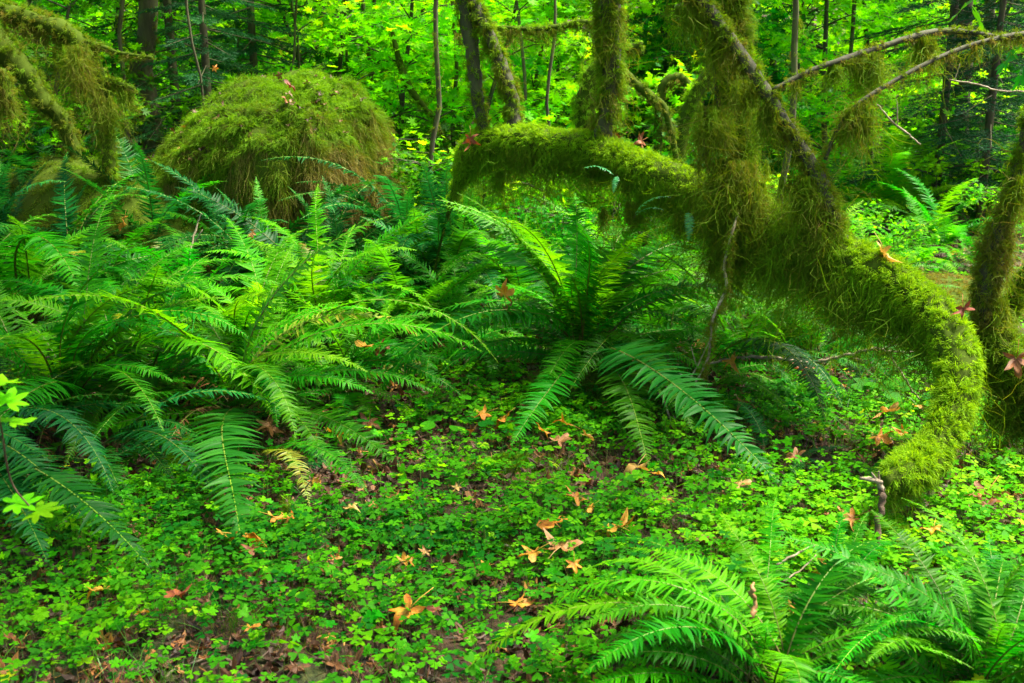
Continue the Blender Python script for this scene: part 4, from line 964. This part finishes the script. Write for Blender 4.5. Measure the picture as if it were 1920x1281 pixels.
# licorice ferns growing on the log
for (b, t, Yb, lab) in [((1188, 410), (1258, 370), 5.15, 'small licorice fern curving right on the side of the log'), ((1090, 318), (1150, 328), 5.45, 'small licorice fern on the log below the thick upright stem'),
                        ((1158, 330), (1150, 362), 5.35, 'tiny drooping licorice fern beside the one under the upright stem'), ((1290, 395), (1290, 452), 5.05, 'little licorice fern hanging straight down from the log')]:
    Yb -= .16; p = P(*b, Yb); r_ = empty('licorice_fern', tuple(p), lab, 'fern', 'licorice ferns on the log')
    for k in range(2 if b[0] == 1188 else 1):
        frond_to(r_, 'licorice', P(t[0] - 14 * k, t[1] + 24 * k, Yb - .06), None, p, 0, True)

# arching grass clump in the hollow
gr = MB(); g0 = G(1600, 765); n = 34; a = R.uniform(0, 2 * PI, n)
strands(gr, g0 + R.normal(0, .02, (n, 3)) * np.array((1, 1, 0)), np.stack([np.cos(a) * .6, np.sin(a) * .6, np.ones(n)], -1), R.uniform(.18, .42, n), .007, droop=.30, wig=.03, seg=8, age=R.random(n), keep=.1)
tag(gr.obj('grass_tuft', M['grass']), 'arching tuft of broad grass in the shaded hollow under the log', 'grass')
# round-leaved plants in the hollow
def round_leaves(label, px, py, n, r, spread, seed):
    rr = np.random.default_rng(seed); g = G(px, py); root = MB()
    a = np.linspace(0, 2 * PI, 13)[:-1]
    V = np.vstack([[(0, 0, -.12)], np.stack([np.cos(a), np.sin(a), .06 * np.cos(3 * a)], -1)]); V[1] *= .35
    T = np.array([[0, 1 + i, 1 + (i + 1) % 12] for i in range(12)])
    xy = g[:2] + rr.normal(0, spread, (n, 2)); z = H(xy[:, 0], xy[:, 1]) + rr.uniform(.05, .16, n)
    pos = np.stack([xy[:, 0], xy[:, 1], z], -1)
    scatter(root, V, [T], pos, euler_mats(n, .35), rr.uniform(.5, 1, n) * r, 0, np.clip(.25 + rr.normal(0, .12, n), 0, 1))
    b = pos.copy(); b[:, :2] = g[:2] * .3 + b[:, :2] * .7; b[:, 2] = H(b[:, 0], b[:, 1])
    strands(root, b, pos - b, np.linalg.norm(pos - b, axis=1), .002, droop=0, wig=.02, seg=2, mat=1, age=.3, keep=.8)
    tag(root.obj('round_leaved_plant', [M['oxalis'], M['oxstem']]), label, 'plant', 'round-leaved plants')
round_leaves('round-leaved plant in the dark hollow inside the bend of the log', 1690, 770, 22, .05, .16, 5)
round_leaves('round-leaved plant below the yellow-green arching fronds at left', 610, 770, 20, .04, .15, 6)
round_leaves('round-leaved plant left of the lower fronds of the middle fern', 800, 810, 26, .042, .2, 7)

# ------------------------------------------------------------------ trees beyond
mleaf = lobed_leaf(7, .45, .25, 0, 9)
mleafV = mleaf[0]


def maple_crown(name, mat, h0, h1, rad, sprays, per, size, seed, low=False):
    """layered flat sprays of palmate leaves round a slanting stem -> crown mesh, wood mesh"""
    rr = np.random.default_rng(seed); cr = MB(); wd = MB()
    lean = rr.uniform(-.25, .25, 2); top = np.array((lean[0] * h1, lean[1] * h1, h1))
    stem_ = spline([(0, 0, -.1), (lean[0] * h1 * .2 + .05, lean[1] * h1 * .2, h1 * .33), (lean[0] * h1 * .65 - .05, lean[1] * h1 * .6, h1 * .66), top], 5)
    tube(wd, stem_, np.linspace(.035, .010, len(stem_)) * (.5 if low else 1), 7, 0, .08)
    P_, A_ = [], []
    for s_ in range(sprays):
        z = rr.uniform(h0, h1); a = rr.uniform(0, 2 * PI); r_ = rad * rr.uniform(.15, 1)
        k = min(int(z / h1 * (len(stem_) - 1)), len(stem_) - 1); b = stem_[k]
        c = np.array((b[0] + math.cos(a) * r_, b[1] + math.sin(a) * r_, z + .12 * r_))
        br = spline([b, (b + c) / 2 + np.array((0, 0, .08 * r_)), c], 3); tube(wd, br, np.linspace(.010, .003, len(br)), 4, 0)
        R0 = rr.uniform(.25, .55) * (.6 if low else 1); n = int(per * rr.uniform(.6, 1.4))
        q = rr.normal(0, 1, (n, 3)) * np.array((R0 * .6, R0 * .6, .06)) + c
        q[:, 2] -= .35 * ((q[:, 0] - c[0]) ** 2 + (q[:, 1] - c[1]) ** 2) + 0
        P_.append(q); A_.append(np.full(n, rr.normal(.40, .15)))
        for _ in range(3):
            e = q[rr.integers(n)]; tube(wd, np.array([c, (c + e) / 2, e]), [.003, .002, .001], 3, 0)
    q = np.vstack(P_); n = len(q)
    scatter(cr, mleafV, [mleaf[1], mleaf[2]], q, euler_mats(n, .65), size * rr.uniform(.6, 1.15, n), 0, np.clip(np.concatenate(A_) + rr.normal(0, .10, n), 0, 1))
    return cr.mesh(name, M[mat]), wd.mesh('trunk', M['bark'])


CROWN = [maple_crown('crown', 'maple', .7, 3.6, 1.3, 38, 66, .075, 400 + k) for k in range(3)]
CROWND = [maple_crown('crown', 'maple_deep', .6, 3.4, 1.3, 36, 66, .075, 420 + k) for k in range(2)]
SHRUB = [maple_crown('crown', ('maple', 'maple_deep', 'maple')[k], .25, 1.0, .6, 16, 36, .055, 440 + k, True) for k in range(3)]


def tree_at(name, protos, px, Y, rot, s, label, cat='tree', group='young maples in the background'):
    x = P(px, 300, Y)[0]; r_ = empty(name, (x, Y, float(H(x, Y))), label, cat, group)
    r_.rotation_euler = (0, 0, rot); r_.scale = (s, s, s)
    cr, wd = protos
    instance('trunk', wd, r_); instance('crown', cr, r_)
    return r_


TR = []
for i, (px, Y, s, k) in enumerate([(40, 10.5, 1.0, 0), (150, 12.5, 1.1, 1), (-60, 13, 1.1, 2), (230, 11.0, .9, 2), (640, 11.5, 1.0, 0), (700, 13.5, 1.1, 1), (760, 10.8, .9, 2), (830, 12.4, 1.1, 1), (900, 10.6, .85, 0), (980, 12.0, 1.1, 2), (1040, 14, 1.2, 0), (1090, 11.2, 1.0, 1), (560, 14.5, 1.2, 2),
                                   (1230, 15, 1.1, 1), (1480, 13.0, 1.0, 0), (1560, 11.5, 1.05, 1), (1640, 13.5, 1.2, 2), (1600, 16, 1.3, 1), (480, 16, 1.2, 0), (340, 15, 1.2, 1), (870, 16, 1.3, 2), (1390, 16, 1.2, 0)]):
    TR.append((px, Y, s, k, 'b'))
for px, Y, s, k in [(90, 9.3, .75, 0), (600, 12.6, 1.0, 1), (1340, 12, 1.0, 0), (1440, 10.8, .8, 1), (1170, 12.8, 1.0, 0), (1790, 15, 1.2, 1), (270, 13.5, 1.1, 0), (20, 15, 1.1, 1)]:
    TR.append((px, Y, s, k, 'd'))
TR.sort()
for i, (px, Y, s, k, kd) in enumerate(TR):
    zone = 'left of the boulder' if px < 420 else 'above and right of the boulder' if px < 1000 else 'behind the thick upright stem' if px < 1420 else 'over the right clearing'
    zi = [t for t in TR if (t[0] < 420) == (px < 420) and (420 <= t[0] < 1000) == (420 <= px < 1000) and (1000 <= t[0] < 1420) == (1000 <= px < 1420)]
    j = zi.index((px, Y, s, k, kd))
    o_ = ORD[j] + ('' if j == 0 else ' from the left') if j < 10 else f'rightmost'
    if j >= 10 and j != len(zi) - 1: o_ = {10: 'eleventh', 11: 'twelfth', 12: 'thirteenth'}[j] + ' from the left'
    tone = 'sunlit lime-green' if kd == 'b' else 'deep green'
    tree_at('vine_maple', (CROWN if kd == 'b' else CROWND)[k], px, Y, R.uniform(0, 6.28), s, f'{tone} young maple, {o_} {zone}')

SH = [(1600, 8.4, .5), (1700, 7.9, .45), (1760, 10.2, .7), (1880, 9.4, .55), (1460, 9.8, .6),
      (760, 9.2, .9), (830, 8.6, .8), (700, 10.2, 1.1), (790, 10.4, 1.1), (900, 8.6, .8), (960, 9.0, .9), (1030, 8.2, .8), (1150, 8.8, .9), (1250, 9.2, .8), (1310, 8.2, .7), (1210, 7.6, .6), (1080, 7.5, .6), (980, 7.6, .6), (1340, 10, 1),
      (60, 9.0, .9), (160, 9.6, 1.0), (250, 10.0, 1.0), (10, 10.0, 1.0), (110, 10.6, 1.1), (320, 11.0, 1.1)]
SH.sort()
for i, (px, Y, s) in enumerate(SH):
    zf = lambda q: 0 if q < 500 else 1 if q < 1050 else 2 if q < 1400 else 3
    z = zf(px); zi = [t for t in SH if zf(t[0]) == z]; j = zi.index((px, Y, s))
    zone = ['on the rise left of the boulder', 'between the boulder and log', 'seen over the middle of the log', 'among the ferns of the right clearing'][z]
    o_ = ORD[j] + ('' if j == 0 else ' from the left') if j < 10 else {10: 'eleventh from the left', 11: 'twelfth from the left'}.get(j, 'rightmost')
    tree_at('maple_seedling', SHRUB[int(R.integers(3))], px, Y, R.uniform(0, 6.28), s, f'low seedling shrub, {o_} {zone}', 'shrub', 'seedling shrubs')


# conifers
def conifer(seed, h=4.5, r0=1.1, nb=62, mat='needle', dense=1.0):
    rr = np.random.default_rng(seed); cr = MB(); wd = MB()
    stem_ = np.array([(0, 0, -.1), (.02, .01, h * .4), (0, .03, h * .75), (0, 0, h)]); s_ = spline(stem_, 4)
    tube(wd, s_, np.linspace(.05, .01, len(s_)), 8, 0, .06)
    roots, dirs, lens, ag = [], [], [], []
    for b in range(nb):
        z = h * (.10 + .88 * (b / nb)); az = b * 2.4 + rr.normal(0, .3); L = r0 * (1 - z / h * .8) * rr.uniform(.7, 1.1)
        d0 = np.array((math.cos(az), math.sin(az), 0))
        t = np.linspace(0, 1, 7); br = np.array((0, 0, z)) + d0 * (t * L)[:, None] + np.array((0, 0, 1)) * (-.22 * L * t + .02 * rr.normal())[:, None]
        tube(wd, br, np.linspace(.008, .002, 7), 4, 0)
        side = np.cross(d0, (0, 0, 1)); a_ = rr.normal(.5, .15)
        nt = int(15 * dense)
        for k in range(nt):
            u = .15 + .85 * k / nt; base = np.array((0, 0, z)) + d0 * u * L + np.array((0, 0, -.22 * L * u))
            for sgn in (-1, 1):
                l = .42 * L * (1.05 - u) * rr.uniform(.6, 1.1) + .04; dd = unit(d0 * .65 + side * sgn * .8 + np.array((0, 0, -.20 + rr.normal(0, .1))))
                m = max(8, int(l / .0065)); v = rr.uniform(0, 1, m)
                roots.append(base + dd * (v * l)[:, None]); an = rr.uniform(0, 2 * PI, m)
                up = np.cross(dd, side); q = np.cross(dd, up)
                dirs.append(dd * .7 + up * np.cos(an)[:, None] * .55 + q * np.sin(an)[:, None] * .85); ag.append(np.full(m, a_)); lens.append(np.full(m, .038))
    strands(cr, np.vstack(roots), np.vstack(dirs), np.concatenate(lens) * rr.uniform(.7, 1.2, sum(map(len, lens))), 0.0065, droop=0, wig=.02, seg=1, age=np.concatenate(ag))
    return cr.mesh('crown', M[mat]), wd.mesh('trunk', M['darkbark'])


CON = [conifer(500), conifer(501, h=5.5, r0=1.5, nb=70)]
for px, Y, s, k, lab in [(400, 9.6, .85, 0, 'dark blue-green young spruce just behind the left shoulder of the boulder'), (340, 10.4, 1.0, 1, 'shaded young spruce behind the dark one left of the boulder'), (490, 11.0, 1.0, 0, 'feathery dark spruce above the top of the boulder'),
                         (1240, 13, 1.1, 1, 'dark spruce above the hooked mossy stump'), (1310, 11.5, 1.0, 0, 'dark spruce beyond the hooped mossy branch'), (1440, 14.5, 1.2, 1, 'dim spruce right of the heavy moss column'),
                         (1760, 10.9, 1.0, 1, 'dark spruce above the right clearing, left of the other two'), (1850, 10.3, .9, 0, 'dark spruce at upper right below the thin branch ends'), (1930, 11.4, 1.1, 1, 'dark spruce cut by the right edge'),
                         (60, 14, 1.2, 1, 'dim spruce deep in the upper left corner')]:
    tree_at('young_spruce', CON[k], px, Y, R.uniform(0, 6.28), s, lab, 'tree', 'dark young spruces')

# trunks and thin saplings
def trunk_at(px, py0, Y, r, px1, label, name='tree_trunk', moss=0, bark='darkbark', group='thin trunks in the background', bend=1.0):
    b = P(px, py0, Y); x0 = b[0]; z0 = float(H(x0, Y)) - .1; t = P(px1, 0, Y); k = mpp(px, 100, Y)
    hgt = 5.5; x1 = x0 + (t[0] - x0) / max(.3, t[2] - z0) * hgt
    s_ = np.linspace(0, 1, 22); ph = R.uniform(0, 6); C = np.stack([x0 + (x1 - x0) * s_ + bend * (np.sin(s_ * 13 + ph) * .035 + np.sin(s_ * 29 + 2 * ph) * .018), Y + .06 * np.sin(s_ * 5 + px), z0 + hgt * s_], -1)
    C = C + R.normal(0, .008, C.shape); rad = r * k * (1.15 - .35 * s_)
    mb = MB(); rad = rad * .75; tube(mb, C, rad, 8, 0, .07); o = mb.obj(name, M[bark]); tag(o, label, 'tree', group)
    if moss: moss_coat(o, C, rad * 1.15, moss, length=.03, hang=.12, hang_n=moss // 3, age0=.5, width=.003, hang_w=.003, seed=int(px))
    return o


for a in [(285, 240, 9.9, 25, 272, 'thick dark mossy trunk standing left of the boulder', 5000), (810, 240, 8.8, 6, 813, 'slender trunk with brown moss clumps between boulder and paired stems', 1800), (515, 200, 10.2, 3, 548, 'thin slanting sapling rising from behind the boulder top', 0), (558, 200, 11, 3, 552, 'thin straight sapling above the boulder top', 0),
          (1490, 250, 8.2, 8, 1488, 'mossy sapling right of the leaning stem', 2200), (700, 240, 12, 5, 685, 'grey sapling right of the boulder', 0), (860, 230, 11, 5, 845, 'thin sapling just left of the paired stems', 0), (990, 220, 10, 4, 975, 'thin sapling right of the paired stems', 0), (1040, 230, 9.4, 4, 1037, 'mossy thin sapling below the level mossy branch', 900),
          (655, 240, 13, 3, 640, 'very thin sapling at the right shoulder of the boulder', 0), (1215, 180, 13, 6, 1205, 'grey trunk above the branch slanting from the hooked stump', 0), (1260, 200, 14, 7, 1262, 'grey trunk above the hooped mossy branch', 0), (390, 200, 8.9, 3, 345, 'dark slanting stem in front of the young spruce', 0), (440, 200, 12, 3, 436, 'thin dark stem beside the young spruce', 0),
          (1810, 210, 12, 22, 1815, 'broad dark trunk at the back of the right clearing', 0), (1590, 230, 12, 5, 1600, 'thin trunk in the maple leaves over the right clearing', 0), (1860, 230, 13, 13, 1858, 'dark trunk near the right edge of the clearing', 0), (225, 200, 9.5, 5, 232, 'thin mossy trunk left of the thick dark one', 1500), (90, 240, 11, 14, 60, 'leaning dark trunk in the upper left', 1500), (930, 240, 14, 5, 950, 'distant grey sapling between the paired stems', 0)]:
    trunk_at(a[0], a[1], a[2], a[3], a[4], a[5], moss=a[6] or (700 if a[3] > 3 else 0))

# near maple leaves hanging into the frame
def sprig(label, pts, leaves, size, mat='maple'):
    C, rad = px_path(pts, 5); mb = MB(); tube(mb, C, rad, 5); root = mb.obj('maple_sprig', M['browntwig']); tag(root, label, 'sprig', 'maple sprigs at the frame edge')
    for (px, py, Y, tl) in leaves:
        lf = MB(); V, T, Q = lobed_leaf(7, .5, .35, 0, int(px) % 97); lf.add(V, T, 0, .4); lf.q.append(Q); lf.m.append(np.zeros(len(Q)))
        p = P(px, py, Y); o = lf.obj('leaf', M[mat], root); o.location = tuple(p); o.rotation_euler = (tl, R.normal(0, .2), R.uniform(0, 6)); o.scale = (size * mpp(px, py, Y),) * 3


sprig('blurred lime maple sprig poking in at the left edge', [(-60, 700, 2.0, 3), (-20, 740, 2.0, 3), (0, 790, 2.0, 2), (20, 900, 2.1, 2), (60, 955, 2.1, 1.5)], [(14, 718, 2.0, .15), (10, 760, 2.0, .1), (14, 792, 2.0, .15), (60, 960, 2.1, .2), (20, 945, 2.1, .1)], 52)
sprig('green maple leaves hanging at the upper right edge', [(1990, 40, 5.2, 3), (1930, 60, 5.2, 3), (1890, 95, 5.2, 2)], [(1885, 112, 5.2, 1.0), (1915, 138, 5.2, 1.2), (1800, 20, 5.4, .9), (1840, 40, 5.3, 1.1)], 44, 'maple_deep')

shade_canopy = MB(); V_, T_c, Q_c = lobed_leaf(5, .5, .2, 0, 15); shade_limbs = MB()  # unseen canopy above the frame, added to shade the left and the foreground
for k_ in range(36):
    c_ = np.array((R.uniform(-3.4, -.2), R.uniform(2.6, 7.0), R.uniform(3.3, 4.6))) if k_ < 27 else np.array((R.uniform(-.3, 2.6), R.uniform(2.6, 4.6), R.uniform(3.6, 4.6)))
    n_ = 95; q_ = c_ + R.normal(0, 1, (n_, 3)) * np.array((.42, .42, .08))
    scatter(shade_canopy, V_, [T_c, Q_c], q_, euler_mats(n_, .4), .10 * R.uniform(.6, 1.2, n_), 0, np.clip(R.normal(.4, .15, n_), 0, 1))
    a_c = P(-120, -60, 8); tube(shade_limbs, spline([a_c, (a_c + c_) / 2 + np.array((0, 0, .5)), c_], 5), np.linspace(.03, .006, 11), 5)
shade_limbs.obj('shade_limb', M['bark'], LM); shade_canopy.obj('crown', M['maple'], LM)  # limbs and leaf sprays out of view, added for the shade they cast

# ------------------------------------------------------------------ far wood
def far_wood():
    mb = MB(); wd = MB()
    q4V = lobed_leaf(5, .5, .2, 0, 3)
    n_c = 620; Yc = R.uniform(16, 30, n_c); Xc = R.uniform(-1, 1, n_c) * (Yc * .6 + 1); Zc = H(Xc, Yc) + R.uniform(.2, 5.2, n_c)
    k = R.integers(0, n_c, 60000); n = len(k)
    q = np.stack([Xc[k], Yc[k], Zc[k]], -1) + R.normal(0, 1, (n, 3)) * np.array((.55, .55, .14)); ca = R.normal(.38, .16, n_c)
    scatter(mb, q4V[0], [q4V[1], q4V[2]], q, euler_mats(n, .8), .13 * R.uniform(.6, 1.2, n), 0, np.clip(ca[k] + R.normal(0, .1, n), 0, 1))
    for i in range(22):
        Y = R.uniform(17, 31); x = R.uniform(-1, 1) * (Y * .58); h = 9; s_ = np.linspace(0, 1, 8)
        tube(mb, np.stack([x + R.normal(0, 1.1) * s_ + .15 * np.sin(s_ * 7 + i), Y + 0 * s_, float(H(x, Y)) - .2 + h * s_], -1), R.uniform(.04, .2) * (1 - .3 * s_), 7, 1, .06)
    # needle masses of far conifers
    nc = 160; Yc = R.uniform(20, 33, nc); Xc = R.uniform(-1, 1, nc) * (Yc * .6 + 1); Zc = H(Xc, Yc) + R.uniform(.3, 6, nc)
    k = R.integers(0, nc, 60000); n = len(k); a = R.uniform(0, 2 * PI, n)
    q = np.stack([Xc[k], Yc[k], Zc[k]], -1) + R.normal(0, 1, (n, 3)) * np.array((.8, .6, .22))
    strands(mb, q, np.stack([np.cos(a), np.sin(a), -.25 + 0 * a], -1), R.uniform(.10, .22, n), .05, droop=.1, wig=.1, seg=2, mat=2, age=R.random(n), keep=.3)
    tag(mb.obj('far_woods', [M['maple'], M['darkbark'], M['needle']]), 'dense sunlit maple and spruce wood closing the background', 'woods', kind='stuff')


far_wood()

# ------------------------------------------------------------------ light, camera
SUN_EL, SUN_AZ = 62, 75       # azimuth measured from +Y (behind the scene) towards +X
sun = bpy.data.lights.new('sun', 'SUN'); sun.energy = 4.0; sun.angle = math.radians(12); sun.color = (1, .93, .72)
so = bpy.data.objects.new('sun', sun); col.objects.link(so)
so.rotation_euler = (math.radians(-(90 - SUN_EL)), 0, math.radians(-SUN_AZ))
w = bpy.data.worlds.new('World'); sc.world = w; w.use_nodes = True
nt = w.node_tree; bg = nt.nodes['Background']; sky = nt.nodes.new('ShaderNodeTexSky'); sky.sky_type = 'NISHITA'; sky.sun_disc = False
sky.sun_elevation = math.radians(SUN_EL); sky.sun_rotation = math.radians(SUN_AZ); sky.air_density = 1; sky.dust_density = 6; sky.ozone_density = 0; sky.air_density = .7
nt.links.new(sky.outputs[0], bg.inputs[0]); bg.inputs[1].default_value = .11

cam = bpy.data.cameras.new('camera'); co = bpy.data.objects.new('camera', cam); col.objects.link(co)
co.location = tuple(EYE); co.rotation_euler = (math.radians(90) - PITCH, 0, 0)
cam.sensor_width = 36; cam.lens = FPX / 1920 * 36; cam.clip_end = 500; cam.clip_start = .05
cam.dof.use_dof = True; cam.dof.focus_distance = 5.0; cam.dof.aperture_fstop = 6.3
sc.camera = co
sc.view_settings.view_transform = 'Standard'; sc.view_settings.look = 'None'; sc.view_settings.exposure = 1.9; sc.view_settings.gamma = 1
cy = sc.cycles
cy.max_bounces = 4; cy.diffuse_bounces = 3; cy.glossy_bounces = 2; cy.transmission_bounces = 3; cy.transparent_max_bounces = 4
cy.caustics_reflective = False; cy.caustics_refractive = False; cy.sample_clamp_indirect = 6
cy.use_denoising = True
try: cy.denoiser = 'OPENIMAGEDENOISE'
except Exception: pass
